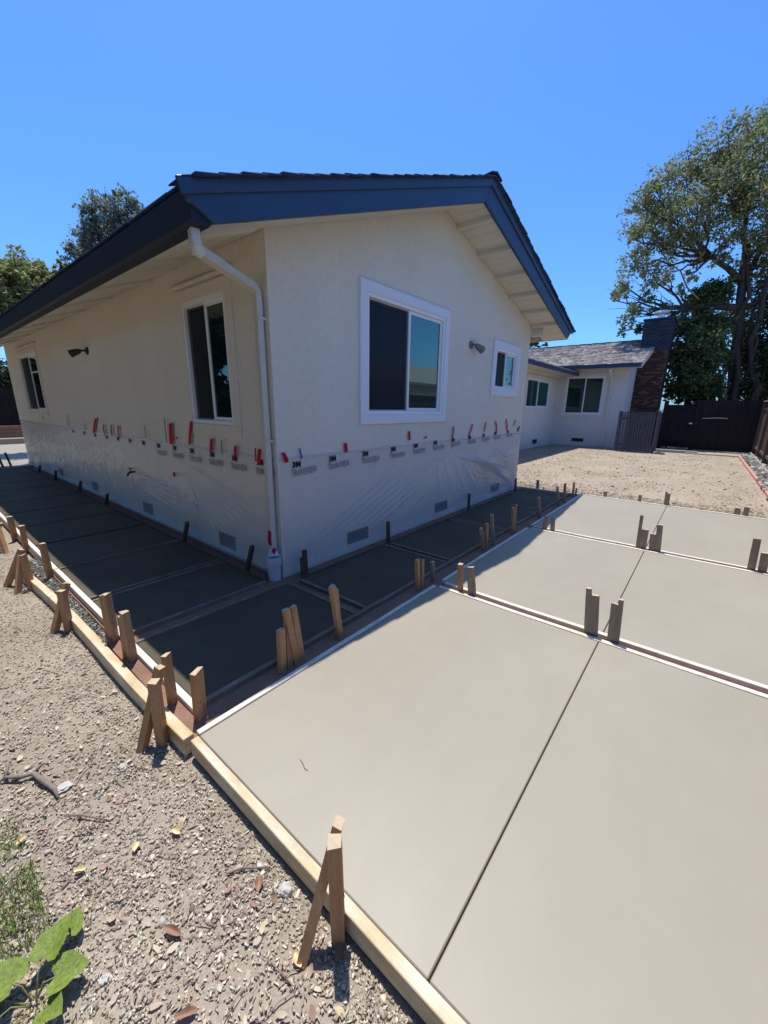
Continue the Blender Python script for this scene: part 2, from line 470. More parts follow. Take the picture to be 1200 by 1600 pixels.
# bare dirt yard between the new slab and the far house
mb = MB()
nx, ny = 90, 60
for i in range(nx+1):
    for j in range(ny+1):
        x = 6.42 + (20.2-6.42)*i/nx
        y = -5.2 + 9.0*j/ny
        z = -0.002 + 0.008*noise.noise(Vector((x*0.9, y*0.9, 2))) + 0.003*noise.noise(Vector((x*3, y*3, 5)))
        if x < 7:
            z = -0.035 + (z+0.03)*(x-6.42)/0.58
        mb.v.append((x, y, z))
for i in range(nx):
    for j in range(ny):
        a = i*(ny+1)+j
        mb.f.append((a, a+ny+1, a+ny+2, a+1)); mb.mi.append(0)
struct(mb.build('dirt_yard', 'yard', smooth=True, fix=False))

# ------------------------------------------------------------------ fresh concrete slabs
slab = group_empty('concrete_slab')
def panel(x0, x1, y0, y1, m='concrete', z=0.0):
    b = MB()
    b.box(x0, x1, y0, y1, -0.088, z)
    return b.build('slab_panel', m, slab, bevel=0.004)
G = 0.0032
for x0, x1 in ((-1.503, 0.79), (0.945, 3.30), (3.455, 6.31)):
    panel(x0, x1, -2.70+G, -1.30)
    panel(x0, x1, -4.30, -2.70-G)
pathway = group_empty('concrete_path')
slab = pathway
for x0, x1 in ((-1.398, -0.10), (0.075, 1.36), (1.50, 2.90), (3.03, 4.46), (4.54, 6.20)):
    panel(x0, x1, -1.056, -0.172 if x0 < -1 else -0.199, 'shaded_concrete')
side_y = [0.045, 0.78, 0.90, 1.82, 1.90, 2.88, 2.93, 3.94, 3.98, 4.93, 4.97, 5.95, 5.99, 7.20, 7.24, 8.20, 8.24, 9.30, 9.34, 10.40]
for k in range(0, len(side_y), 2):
    panel(-1.398, -0.22, side_y[k], side_y[k+1], 'shaded_concrete')
b = MB()
b.box(-6.0, 3.0, 10.9, 18.5, -0.09, 0.0)
struct(b.build('far_slab', 'concrete'))

# ------------------------------------------------------------------ form boards
def form_board(label, pts, wd, m='lumber_pale', z0=-0.085, z1=0.006, group='form boards'):
    """a plank standing on edge that follows pts (x,y); wd across"""
    b = MB()
    n = len(pts)
    L_, R_ = [], []
    for i, (x, y) in enumerate(pts):
        p0 = Vector(pts[max(0, i-1)]); p1 = Vector(pts[min(n-1, i+1)])
        d = (p1-p0).normalized()
        q = Vector((-d.y, d.x))*wd/2
        L_.append((x+q.x, y+q.y)); R_.append((x-q.x, y-q.y))
    vs = []
    for i in range(n):
        j = 0.0012*math.sin(i*2.3)
        vs += [(L_[i][0], L_[i][1], z0), (R_[i][0], R_[i][1], z0), (R_[i][0], R_[i][1], z1+j), (L_[i][0], L_[i][1], z1+j)]
    fs = [(0, 1, 2, 3), (4*n-4, 4*n-1, 4*n-2, 4*n-3)]
    for i in range(n-1):
        a = 4*i
        for k in range(4):
            k2 = (k+1) % 4
            fs.append((a+k, a+4+k, a+4+k2, a+k2))
    b.add(vs, fs)
    o = b.build('form_board', m, bevel=0.003)
    return tag(o, label, 'board', group)
def seg(a, b_, n):
    return [(a[0]+(b_[0]-a[0])*t/n, a[1]+(b_[1]-a[1])*t/n) for t in range(n+1)]
form_board('long yellow two-by-four form board along the left edge of the main slab in the foreground', seg((-1.525, -4.3), (-1.530, -1.30), 14), 0.040, 'lumber_y')
form_board('bowed yellow outer form board lying in the gravel beside the tall crossed stakes',
           [(-1.545, -1.27), (-1.558, -0.95), (-1.566, -0.6), (-1.57, -0.2), (-1.572, 0.2), (-1.578, 0.6), (-1.59, 1.0), (-1.608, 1.4), (-1.63, 1.75), (-1.655, 2.05), (-1.69, 2.3)], 0.055, 'lumber_y', z0=-0.10)
form_board('long pale form board along the outer edge of the shaded side path', seg((-1.422, -1.10), (-1.422, 1.86), 10), 0.040)
form_board('far pale form board continuing the outer edge of the side path towards the back', seg((-1.424, 1.875), (-1.432, 10.9), 16), 0.040)
form_board('form board on the shaded edge of the main slab, nearest the side yard corner', seg((-1.50, -1.278), (0.80, -1.278), 8), 0.036)
form_board('form board on the shaded edge of the main slab between both double cross boards', seg((0.95, -1.278), (3.30, -1.278), 8), 0.036)
form_board('form board on the shaded edge of the farthest main panel', seg((3.46, -1.278), (6.36, -1.278), 8), 0.036)
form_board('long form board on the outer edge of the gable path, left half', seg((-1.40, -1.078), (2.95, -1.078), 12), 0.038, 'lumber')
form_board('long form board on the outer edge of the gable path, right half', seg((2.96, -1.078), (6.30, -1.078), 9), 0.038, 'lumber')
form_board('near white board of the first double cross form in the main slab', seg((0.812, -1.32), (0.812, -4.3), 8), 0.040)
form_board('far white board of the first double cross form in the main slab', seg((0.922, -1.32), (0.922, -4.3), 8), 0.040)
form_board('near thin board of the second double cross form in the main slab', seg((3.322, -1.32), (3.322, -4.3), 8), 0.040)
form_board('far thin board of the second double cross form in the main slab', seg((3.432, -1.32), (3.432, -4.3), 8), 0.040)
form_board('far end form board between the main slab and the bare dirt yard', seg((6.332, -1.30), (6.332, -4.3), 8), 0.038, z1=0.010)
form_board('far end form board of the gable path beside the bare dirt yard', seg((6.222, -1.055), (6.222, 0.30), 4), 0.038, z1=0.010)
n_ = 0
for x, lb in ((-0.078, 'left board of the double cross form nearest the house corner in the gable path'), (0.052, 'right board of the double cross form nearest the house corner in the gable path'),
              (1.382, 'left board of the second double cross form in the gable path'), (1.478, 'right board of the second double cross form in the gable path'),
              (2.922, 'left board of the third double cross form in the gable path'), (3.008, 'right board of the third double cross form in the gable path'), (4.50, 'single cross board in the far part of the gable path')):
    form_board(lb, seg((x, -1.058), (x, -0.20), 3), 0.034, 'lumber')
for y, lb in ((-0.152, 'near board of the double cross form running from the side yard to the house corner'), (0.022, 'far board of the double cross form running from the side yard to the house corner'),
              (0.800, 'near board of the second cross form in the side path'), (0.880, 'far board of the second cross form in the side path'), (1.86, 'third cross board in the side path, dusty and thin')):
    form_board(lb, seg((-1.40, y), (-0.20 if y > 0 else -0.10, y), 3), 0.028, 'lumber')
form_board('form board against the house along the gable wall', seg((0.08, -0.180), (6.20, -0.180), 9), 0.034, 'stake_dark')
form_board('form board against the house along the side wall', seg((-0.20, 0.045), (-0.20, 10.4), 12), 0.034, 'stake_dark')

# ------------------------------------------------------------------ stakes
def stake(label, base, top, wd=0.045, th=0.035, m='stake', yawd=0.0, notch=0.0, group='wooden form stakes', band=None, sink=0.10, nails=False):
    B = Vector(base); T = Vector(top)
    d = (T-B).normalized()
    B0 = B - d*sink
    ax = Vector((math.cos(yawd), math.sin(yawd), 0))
    ax = (ax - d*ax.dot(d)).normalized()
    ay = d.cross(ax)
    b = MB()
    H = (T-B0).length
    def ring(t, k, sx=1.0):
        c = B0 + d*t
        return [c+ax*wd/2*k+ay*th/2*k, c-ax*wd/2*k+ay*th/2*k, c-ax*wd/2*k-ay*th/2*k, c+ax*wd/2*k-ay*th/2*k]
    lean = [rnd.uniform(-0.009, 0.007) for _ in range(4)]
    hs = [0, sink*0.6, H*0.5, H]
    rings = [ring(hs[0], 0.35), ring(hs[1], 1.0), ring(hs[2], 1.0), ring(hs[3], 0.97)]
    rings[3] = [p + d*lean[i] for i, p in enumerate(rings[3])]
    vs = [p for r in rings for p in r]
    fs = [(3, 2, 1, 0)]
    for i in range(3):
        for k in range(4):
            k2 = (k+1) % 4
            fs.append((i*4+k, i*4+k2, i*4+4+k2, i*4+4+k))
    b.add(vs, fs, 0)
    b.add(rings[3], [(0, 1, 2, 3)], 1)
    if notch > 0:      # a split off half standing higher
        c = T
        q = [c+ax*wd*0.48+ay*th*0.45, c+ax*wd*0.10+ay*th*0.45, c+ax*wd*0.10-ay*th*0.45, c+ax*wd*0.48-ay*th*0.45]
        q0 = [p - d*0.02 for p in q]
        b.add(q0 + [p + d*notch for p in q], [(0, 1, 5, 4), (1, 2, 6, 5), (2, 3, 7, 6), (3, 0, 4, 7)], 0)
        b.add([p + d*notch for p in q], [(0, 1, 2, 3)], 1)
    o = b.build('form_stake', [m, 'stake_end' if m != 'stake_dark' else 'stake_dark'], bevel=0)
    tag(o, label, 'stake', group)
    if nails:
        for hh, q in ((0.52, 0.2), (0.60, -0.2)):
            bb = MB()
            c = B0 + d*(H*hh) + ax*wd*q - ay*(th/2)
            bb.tube([c+ay*0.002, c-ay*0.0025], 0.0038, 8)
            bb.build('nail', 'bronze', o)
    if band is not None:
        bb = MB()
        c = B0 + d*(H*band)
        k = 1.12
        r0 = [c+ax*wd/2*k+ay*th/2*k, c-ax*wd/2*k+ay*th/2*k, c-ax*wd/2*k-ay*th/2*k, c+ax*wd/2*k-ay*th/2*k]
        bb.add(r0 + [p+d*0.012 for p in r0], [(0, 1, 5, 4), (1, 2, 6, 5), (2, 3, 7, 6), (3, 0, 4, 7)])
        bb.build('tape_band', 'pink_tape', o)
    return o

Zg = -0.10
# crossed pairs outside the forms
cross = [((-1.572, -2.388, Zg), (-1.580, -2.388, 0.358), (-1.690, -2.340, Zg), (-1.520, -2.346, 0.336), 'in the foreground'),
         ((-1.612, -1.100, Zg), (-1.612, -1.112, 0.305), (-1.700, -1.062, Zg), (-1.560, -1.068, 0.335), 'beside the corner where the side path begins'),
         ((-1.625, 0.575, Zg), (-1.622, 0.585, 0.251), (-1.715, 0.620, Zg), (-1.575, 0.628, 0.285), 'third away from the viewer'),
         ((-1.655, 1.700, Zg), (-1.660, 1.745, 0.262), (-1.80, 1.97, Zg), (-1.640, 1.90, 0.270), 'at the far end of the bowed board'),
         ((-1.640, 3.175, Zg), (-1.640, 3.34, 0.205), (-1.75, 3.45, Zg), (-1.60, 3.42, 0.225), 'farthest away at the left picture edge')]
for i, (b0, t0, b1, t1, wh) in enumerate(cross):
    stake('upright wooden stake of the crossed pair ' + wh, b0, t0, 0.048, 0.044, 'stake', yawd=0.75, nails=i < 3)
    stake('slanting wooden kicker stake of the crossed pair ' + wh, b1, t1, 0.048, 0.034, 'stake', yawd=0.5)
stake('extra slanting stake leaning beside the crossed pair at the far end of the bowed board', (-1.76, 1.70, Zg), (-1.66, 1.80, 0.25), 0.045, 0.035, 'stake', yawd=0.4)
side = [(-1.475, 3.69, .229, 'upright stake at the side path form, farthest at the left picture edge', None, .06),
        (-1.475, 3.02, .245, 'stake wrapped with a thin pink band at the side path form', 0.55, .05),
        (-1.480, 1.86, .300, 'stake just in front of the joint at the side path form', None, .05),
        (-1.478, 0.10, .325, 'first of two side by side stakes outside the long pale form board', None, .05),
        (-1.472, 0.04, .350, 'second of two side by side stakes outside the long pale form board, slightly taller', None, .05),
        (-1.478, -0.235, .285, 'shorter stake outside the form where the double cross boards meet the side yard', None, .05),
        (-1.472, -0.31, .345, 'taller stake outside the form where the double cross boards meet the side yard', None, .05),
        (-1.476, -0.92, .300, 'slim stake inside the gap between the two left boards near the slab corner', None, .045),
        (-1.425, -1.145, .270, 'wide flat stake at the very corner of the side path and the main slab', None, .07)]
for x, y, z, lb, band, wd in side:
    stake(lb, (x, y, Zg), (x+rnd.uniform(-.01, .01), y-0.01, z), wd, 0.034, 'stake', yawd=0.35 + rnd.uniform(-.2, .2), band=band, nails=True)
gap = [(-0.900, -0.888, .284, .050, 'stake'), (-0.845, -0.822, .290, .040, 'stake'), (-0.775, -0.84, .395, .045, 'stake'), (-0.735, -0.775, .385, .045, 'stake'),
       (-0.360, -0.440, .415, .050, 'stake'), (-0.375, -0.395, .375, .040, 'stake'), (0.667, 0.632, .300, .040, 'stake'), (0.722, 0.745, .260, .035, 'stake'), (0.930, 0.905, .190, .035, 'stake_grey'),
       (2.10, 2.00, .275, .045, 'stake_grey'), (2.15, 2.11, .315, .040, 'stake'), (2.375, 2.28, .385, .055, 'stake_grey'), (3.0, 2.93, .350, .045, 'stake'), (3.04, 3.05, .375, .040, 'stake_grey'),
       (4.12, 3.96, .320, .055, 'stake_grey'), (5.15, 5.00, .335, .060, 'stake_grey'), (5.50, 5.41, .345, .050, 'stake_grey'), (6.10, 6.14, .250, .045, 'stake_grey'), (6.27, 6.33, .115, .060, 'stake_grey')]
for i, (xb, xt, z, wd, m) in enumerate(gap):
    stake('%s stake from the left in the shaded gap between gable path and main slab' % ORD[i], (xb, -1.180, -0.09), (xt, -1.175+0.02*(i % 2), z), wd, 0.034, m, yawd=rnd.uniform(-.25, .25), sink=0.05)
for i, (y0, y1, z, wd, nt_) in enumerate([(-1.52, -1.50, .262, .045, 0), (-1.650, -1.60, .262, .065, 0), (-2.640, -2.600, .315, .090, .05), (-2.785, -2.765, .300, .075, .04)]):
    lb = ['narrow reddish stake nearest the house in the first double cross form', 'wide grey stake right of the narrow reddish one in the first double cross form',
          'wide stepped-top stake left of the long joint in the first double cross form', 'wide stepped-top stake right of the joint in the first double cross form'][i]
    stake(lb, (0.867, y0, -0.09), (0.867, y1, z), wd, 0.034, 'stake' if i == 0 else 'stake_grey', yawd=math.pi/2 + (0 if i < 3 else math.pi), notch=nt_, sink=0.05)
for i, (y0, y1, z, wd) in enumerate([(-1.485, -1.495, .195, .055), (-1.600, -1.585, .185, .055), (-2.665, -2.66, .245, .085), (-2.62, -2.60, .405, .035), (-2.775, -2.75, .215, .060), (-2.835, -2.80, .335, .060), (-3.675, -3.655, .350, .065), (-3.765, -3.745, .220, .070)]):
    stake('%s stake from the house in the second double cross form of the main slab' % ORD[i], (3.378, y0, -0.09), (3.378 + (0.03 if i == 3 else 0), y1, z), wd, 0.030, 'stake_grey', yawd=math.pi/2, sink=0.05)
for i, (y0, z, wd) in enumerate([(-0.39, .173, .05), (-1.70, .117, .06), (-2.28, .13, .05), (-2.69, .225, .08), (-3.66, .12, .08), (-3.765, .155, .07)]):
    stake('%s stake from the house at the edge of the bare dirt yard' % ORD[i], (6.38, y0, -0.09), (6.38, y0+0.012, z), wd, 0.034, 'stake_grey', yawd=math.pi/2, notch=0.03 if i == 3 else 0, sink=0.05)
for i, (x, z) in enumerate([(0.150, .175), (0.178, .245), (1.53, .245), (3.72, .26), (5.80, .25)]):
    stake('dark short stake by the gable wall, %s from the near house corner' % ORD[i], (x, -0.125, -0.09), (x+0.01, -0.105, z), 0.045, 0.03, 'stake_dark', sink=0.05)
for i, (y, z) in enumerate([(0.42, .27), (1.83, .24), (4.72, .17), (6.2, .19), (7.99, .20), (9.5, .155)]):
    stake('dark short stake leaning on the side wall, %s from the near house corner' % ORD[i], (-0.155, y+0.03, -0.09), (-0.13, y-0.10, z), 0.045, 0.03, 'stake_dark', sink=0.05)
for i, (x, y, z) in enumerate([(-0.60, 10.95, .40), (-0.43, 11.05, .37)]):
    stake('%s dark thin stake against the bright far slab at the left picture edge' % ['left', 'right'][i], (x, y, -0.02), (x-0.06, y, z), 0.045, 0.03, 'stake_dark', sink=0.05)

# ------------------------------------------------------------------ the white house
W_, L_ = 6.10, 11.45
def zbar(x):       # underside of the barge board
    return 2.703 + 0.374*(x+0.735) if x < 2.76 else 4.010 - 0.251*(x-2.76)
def ztop(x):       # top of the barge board, underside of the shingles
    return 2.857 + 0.378*(x+0.93) if x < 2.88 else 4.297 - 0.272*(x-2.88)
def zsof(x):
    return zbar(x) + 0.052
house = thing('white_house', 'white stucco house with navy barge boards and masking film along its lower walls', 'house')

def wall_panel(b, s0, s1, z0, z1, holes, face, at, th=0.16, top=None):
    """wall with real openings. face 'gable': plane y=at, s = x ; 'side': plane x=at, s = y. th goes inwards."""
    ss = sorted({s0, s1} | {h[0] for h in holes} | {h[1] for h in holes})
    zz = sorted({z0, z1} | {h[2] for h in holes} | {h[3] for h in holes})
    def P(s, z, d=0.0):
        return (s, at+d, z) if face == 'gable' else (at+d, s, z)
    for i in range(len(ss)-1):
        for j in range(len(zz)-1):
            cs, cz = (ss[i]+ss[i+1])/2, (zz[j]+zz[j+1])/2
            if any(h[0] < cs < h[1] and h[2] < cz < h[3] for h in holes):
                continue
            b.add([P(ss[i], zz[j]), P(ss[i+1], zz[j]), P(ss[i+1], zz[j+1]), P(ss[i], zz[j+1])], [(0, 1, 2, 3)])
    for h in holes:
        a = [P(h[0], h[2]), P(h[1], h[2]), P(h[1], h[3]), P(h[0], h[3])]
        c = [P(h[0], h[2], th), P(h[1], h[2], th), P(h[1], h[3], th), P(h[0], h[3], th)]
        b.add(a+c, [(i, (i+1) % 4, (i+1) % 4+4, i+4) for i in range(4)])
    if top:
        b.add([P(s, z) for s, z in top], [tuple(range(len(top)))])

gw = [(1.225, 2.845, 1.56, 2.83), (4.55, 5.50, 1.985, 2.655)]
lw_ = [(0.66, 1.54, 1.44, 2.68), (8.25, 9.95, 1.44, 2.68)]
b = MB()
wall_panel(b, 0.0, W_, -0.12, 2.95, gw, 'gable', 0.0,
           top=[(0, 2.95), (W_, 2.95), (W_, zsof(W_)+.03), (4.5, zsof(4.5)+.03), (2.76, zsof(2.76)+.03), (1.3, zsof(1.3)+.03), (0, zsof(0)+.03)])
b.build('gable_wall', 'stucco', house, fix=False)
b = MB()
wall_panel(b, 0.0, L_, -0.12, 3.06, lw_, 'side', 0.0)
b.build('side_wall', 'stucco', house, fix=False)
b = MB()
b.add([(W_, 0, -0.12), (W_, L_, -0.12), (W_, L_, 3.2), (W_, 0, 3.2)], [(0, 1, 2, 3)])
b.add([(0, L_, -0.12), (W_, L_, -0.12), (W_, L_, zsof(W_)), (2.76, L_, zsof(2.76)), (0, L_, 3.05)], [(0, 1, 2, 3, 4)])
b.build('rear_walls', 'stucco', house, fix=False)

def window(parent, face, at, s0, s1, z0, z1, trim=0.10, trim_d=0.028, trim_mat='white_trim', slide='left', fw_=0.045, muntin=False, screen=True, glass=('glass', 'glass'), flip=1, rec=0.045, trim_ext=(1, 1, 1, 1)):
    """opening s0..s1,z0..z1 ; outward direction = -y (gable) or -x (side). slide: side with the insect screen"""
    def add(b, a0, a1, c0, c1, d0, d1, mi=0):
        # d positive = out of the wall
        if face == 'gable':
            b.box(a0, a1, at-d1, at-d0, c0, c1, mi)
        else:
            b.box(at-d1, at-d0, a0, a1, c0, c1, mi)
    b = MB()
    t = trim
    e = 0.004
    add(b, s0-t, s1+t, z1-e, z1+t, -0.002, trim_d)
    add(b, s0-t, s1+t, z0-t, z0+e, -0.002, trim_d)
    add(b, s0-t, s0+e, z0+e, z1-e, -0.002, trim_d)
    add(b, s1-e, s1+t, z0+e, z1-e, -0.002, trim_d)
    root = b.build('window', trim_mat, parent, bevel=0.003)
    b = MB()
    f = fw_
    add(b, s0, s1, z1-f, z1, -rec-0.03, trim_d-0.012)
    add(b, s0, s1, z0, z0+f, -rec-0.03, trim_d-0.012)
    add(b, s0, s0+f, z0+f, z1-f, -rec-0.03, trim_d-0.012)
    add(b, s1-f, s1, z0+f, z1-f, -rec-0.03, trim_d-0.012)
    b.build('window_frame', 'vinyl', root, bevel=0.002)
    mid = (s0+s1)/2
    halves = [(s0+f, mid), (mid, s1-f)]
    for k, (a, c) in enumerate(halves):
        slid = (k == 1) if slide == 'left' else (k == 0)
        d = -0.012 if slid else -rec+0.012
        sf = 0.038 if slid else 0.022
        b = MB()
        add(b, a, c, z1-f-sf, z1-f, d-0.026, d)
        add(b, a, c, z0+f, z0+f+sf, d-0.026, d)
        add(b, a, a+sf, z0+f+sf, z1-f-sf, d-0.026, d)
        add(b, c-sf, c, z0+f+sf, z1-f-sf, d-0.026, d)
        if muntin and slid:
            add(b, a+sf, c-sf, z1-f-0.36, z1-f-0.33, d-0.020, d-0.004)
        b.build('sash', 'vinyl', root, bevel=0.0015)
        b = MB()
        add(b, a+sf-0.004, c-sf+0.004, z0+f+sf-0.004, z1-f-sf+0.004, d-0.018, d-0.012)
        b.build('pane', glass[1] if slid else glass[0], root)
        if screen and not slid:
            b = MB()
            add(b, a+0.008, c-0.008, z0+f+0.012, z1-f-0.012, d+0.006, d+0.009)
            b.build('insect_screen', 'screen', root)
    b = MB()
    add(b, s0, s1, z0, z1, -0.17, -0.15)
    b.build('dark_interior', 'black', root)
    return root
window(house, 'gable', 0.0, *gw[0], trim=0.105, slide='left', glass=('glass_dark', 'glass'))
window(house, 'gable', 0.0, *gw[1], trim=0.115, slide='left', glass=('glass_dark', 'glass'))
# side wall: viewed from outside the near end is on the right
window(house, 'side', 0.0, *lw_[0], trim=0.115, trim_d=0.02, trim_mat='stucco', slide='right', glass=('glass', 'glass_dark'))
window(house, 'side', 0.0, *lw_[1], trim=0.10, trim_d=0.02, trim_mat='stucco', slide='right', muntin=True, glass=('glass_dark', 'glass_dark'))
for y0_, y1_ in ((0.50, 1.72), (8.10, 10.1)):
    b = MB()
    b.box(-0.045, 0.0, y0_, y1_, 2.815, 2.845)
    b.build('window_head_drip', 'stucco', house, bevel=0.004)

# foundation vents
def vent(parent, face, at, c, z, wd, ht):
    b = MB()
    def add(a0, a1, c0, c1, d0, d1, mi=0):
        if face == 'gable':
            b.box(a0, a1, at-d1, at-d0, c0, c1, mi)
        else:
            b.box(at-d1, at-d0, a0, a1, c0, c1, mi)
    add(c-wd/2, c+wd/2, z-ht/2, z+ht/2, -0.002, 0.004, 1)
    t = 0.014
    add(c-wd/2-t, c+wd/2+t, z+ht/2, z+ht/2+t, 0, 0.010)
    add(c-wd/2-t, c+wd/2+t, z-ht/2-t, z-ht/2, 0, 0.010)
    add(c-wd/2-t, c-wd/2, z-ht/2, z+ht/2, 0, 0.010)
    add(c+wd/2, c+wd/2+t, z-ht/2, z+ht/2, 0, 0.010)
    for k in range(1, 9):
        s = c-wd/2 + wd*k/9
        add(s-0.0018, s+0.0018, z-ht/2, z+ht/2, 0.004, 0.007)
    for k in range(1, 4):
        s = z-ht/2 + ht*k/4
        add(c-wd/2, c+wd/2, s-0.0018, s+0.0018, 0.0045, 0.0068)
    return b.build('foundation_vent', ['vent_frame', 'vent'], parent)
for c in (1.09, 3.0, 5.0):
    vent(house, 'gable', 0.0, c, 0.155, 0.33, 0.12)
for c in (1.04, 3.29, 5.73, 8.08):
    vent(house, 'side', 0.0, c, 0.125, 0.31, 0.14)

# barge boards
def rake_poly(xa, xb, fz0, fz1, n=8):
    xs_ = [xa+(xb-xa)*i/n for i in range(n+1)]
    return [(x, fz0(x)) for x in xs_] + [(x, fz1(x)) for x in reversed(xs_)]
yO = -0.50
b = MB()
pts = [(-0.735, 2.703), (2.76, 4.010), (2.88, 4.297), (-0.925, 2.857), (-0.887, 2.777)]
b.prism(pts, 'y', yO-0.04, yO)
b.build('barge_board', 'navy', house, bevel=0.004)
b = MB()
pts = [(2.763, 4.009), (6.60, 3.045), (6.66, 3.035), (6.72, 3.048), (6.93, 3.195), (2.883, 4.296)]
b.prism(pts, 'y', yO-0.04, yO)
b.build('barge_board', 'navy', house, bevel=0.004)
b = MB()    # raised moulding along the top of the barge
b.prism([(-0.93, ztop(-0.93)-0.075), (2.86, ztop(2.86)-0.085), (2.885, 4.305), (-0.955, 2.862)], 'y', yO-0.062, yO-0.041)
b.prism([(2.862, ztop(2.86)-0.085), (6.90, ztop(6.90)-0.075), (6.965, 3.190), (2.887, 4.305)], 'y', yO-0.062, yO-0.041)
b.build('barge_moulding', 'navy', house, bevel=0.004)

# roof deck, soffit boards, lookouts
b = MB()
b.prism([(-0.80, ztop(-0.80)-0.035), (2.88, 4.262), (6.86, ztop(6.86)-0.035), (6.90, ztop(6.90)-0.006), (2.88, 4.291), (-0.84, ztop(-0.84)-0.006)], 'y', yO, L_+0.45)
b.build('roof_deck', 'soffit', house)
def soffit_run(x0, x1, y0, y1, dx=0.14):
    n = int(abs(x1-x0)/dx)
    for i in range(n):
        a = x0 + (x1-x0)*i/n
        c = x0 + (x1-x0)*(i+1)/n
        a, c = min(a, c)+0.0025, max(a, c)-0.0025
        bb = MB()
        bb.add([(a, y0, zsof(a)), (c, y0, zsof(c)), (c, y0, zsof(c)+0.02), (a, y0, zsof(a)+0.02), (a, y1, zsof(a)), (c, y1, zsof(c)), (c, y1, zsof(c)+0.02), (a, y1, zsof(a)+0.02)],
               [(0, 1, 2, 3), (7, 6, 5, 4), (0, 4, 5, 1), (1, 5, 6, 2), (2, 6, 7, 3), (3, 7, 4, 0)])
        bb.build('soffit_board', 'soffit', house)
soffit_run(-0.73, 2.76, yO+0.002, -0.004)
soffit_run(2.76, 6.84, yO+0.002, -0.004)
soffit_run(-0.73, -0.01, 0.0, L_+0.45)
bb = MB()
for x in (3.05, 3.68, 4.30, 4.92, 5.52, 6.06):
    bb = MB()
    bb.prism([(x-0.02, zsof(x-0.02)-0.058), (x+0.02, zsof(x+0.02)-0.058), (x+0.02, zsof(x+0.02)-0.003), (x-0.02, zsof(x-0.02)-0.003)], 'y', yO+0.004, -0.004)
    bb.build('lookout', 'soffit', house)
bb = MB()   # eave return box at the right wall corner
bb.prism([(6.13, 3.05), (6.22, 3.03), (6.22, 3.19), (6.13, 3.21)], 'y', -0.22, 0.0)
bb.build('eave_return', 'soffit', house)
# little box at the near end of the left eave behind the downspout
bb = MB()
bb.prism([(-0.70, 2.705), (-0.28, 2.86), (-0.28, 2.91), (-0.70, 2.76)], 'y', -0.30, -0.22)
bb.build('rafter_tail', 'soffit', house)
for k in range(1, 9):
    y = -0.26 + 1.22*k
    bb = MB()
    bb.prism([(-0.72, 2.735), (-0.02, 3.0), (-0.02, 3.03), (-0.72, 2.77)], 'y', y, y+0.045)
    bb.build('rafter_tail', 'soffit', house)

# fascia, gutter
b = MB()
b.box(-0.755, -0.735, yO+0.001, L_+0.45, 2.70, 2.855)
b.build('fascia', 'navy', house)
b = MB()
prof = [(-0.757, 2.682), (-0.835, 2.682), (-0.862, 2.695), (-0.878, 2.852), (-0.868, 2.858), (-0.852, 2.705), (-0.83, 2.692), (-0.765, 2.692), (-0.765, 2.84), (-0.757, 2.84)]
b.prism(prof, 'y', yO+0.002, L_+0.45)
b.prism([(-0.757, 2.682), (-0.835, 2.682), (-0.862, 2.695), (-0.878, 2.856), (-0.757, 2.856)], 'y', yO-0.012, yO+0.002)
b.build('gutter', 'gutter', house)
b = MB()
b.box(6.83, 6.85, yO+0.001, L_, 3.03, 3.17)
b.build('fascia', 'soffit', house)

# shingle courses
def shingle_courses(xa, xb, y0, y1, expo, zf, name, m, parent, along=0.33, th=0.009, lift=0.008):
    """courses from eave xa to ridge xb"""
    n = int(round(abs(xb-xa)/expo))
    V, Q = [], []
    k = 0
    for i in range(n):
        lo = xa + (xb-xa)*i/n
        hi = xa + (xb-xa)*(i+1.25)/n
        if (xb > xa and hi > xb) or (xb < xa and hi < xb):
            hi = xb
        y = y0 + rnd.uniform(-0.012, 0.006)
        off = rnd.uniform(0, along)
        while y < y1:
            yn = min(y + along + rnd.uniform(-0.05, 0.05) - off, y1)
            off = 0
            t = th*rnd.uniform(0.8, 1.5)
            zl, zh = zf(lo)+lift, zf(hi)+0.003
            V += [(lo, y, zl-0.01), (lo, yn-0.002, zl-0.01), (hi, yn-0.002, zh-0.01), (hi, y, zh-0.01), (lo, y, zl+t), (lo, yn-0.002, zl+t), (hi, yn-0.002, zh+0.003), (hi, y, zh+0.003)]
            Q += [tuple(q+k*8 for q in f) for f in BOXF.tolist()]
            k += 1
            y = yn
    return stuff(fast_mesh(name, np.array(V), np.array(Q), m, parent))
shingle_courses(-0.865, 2.88, yO-0.095, L_+0.47, 0.15, ztop, 'shingles', 'shingle', house)
shingle_courses(6.99, 2.88, yO-0.095, L_+0.47, 0.15, ztop, 'shingles', 'shingle', house)
b = MB()      # starter shingle at the low corner of the rake
b.prism([(-0.925, ztop(-0.925)+0.003), (-0.70, ztop(-0.70)+0.005), (-0.70, ztop(-0.70)+0.018), (-0.925, ztop(-0.925)+0.012)], 'y', yO-0.066, yO+0.10)
b.build('starter_shingle', 'shingle', house)
b = MB()
for k in range(40):
    y = yO-0.10 + k*0.30
    zt = 4.297+0.02
    b.add([(2.74, y, zt-0.035), (2.88, y, zt+0.012), (3.02, y, zt-0.022), (2.74, y+0.34, zt-0.05), (2.88, y+0.34, zt-0.004), (3.02, y+0.34, zt-0.038),
           (2.74, y, zt-0.018), (2.88, y, zt+0.03), (3.02, y, zt-0.004), (2.74, y+0.34, zt-0.04), (2.88, y+0.34, zt+0.006), (3.02, y+0.34, zt-0.028)],
          [(0, 1, 7, 6), (1, 2, 8, 7), (6, 7, 10, 9), (7, 8, 11, 10), (0, 3, 4, 1), (1, 4, 5, 2), (3, 9, 10, 4), (4, 10, 11, 5), (0, 6, 9, 3), (2, 5, 11, 8)])
b.build('ridge_cap', 'shingle', house)

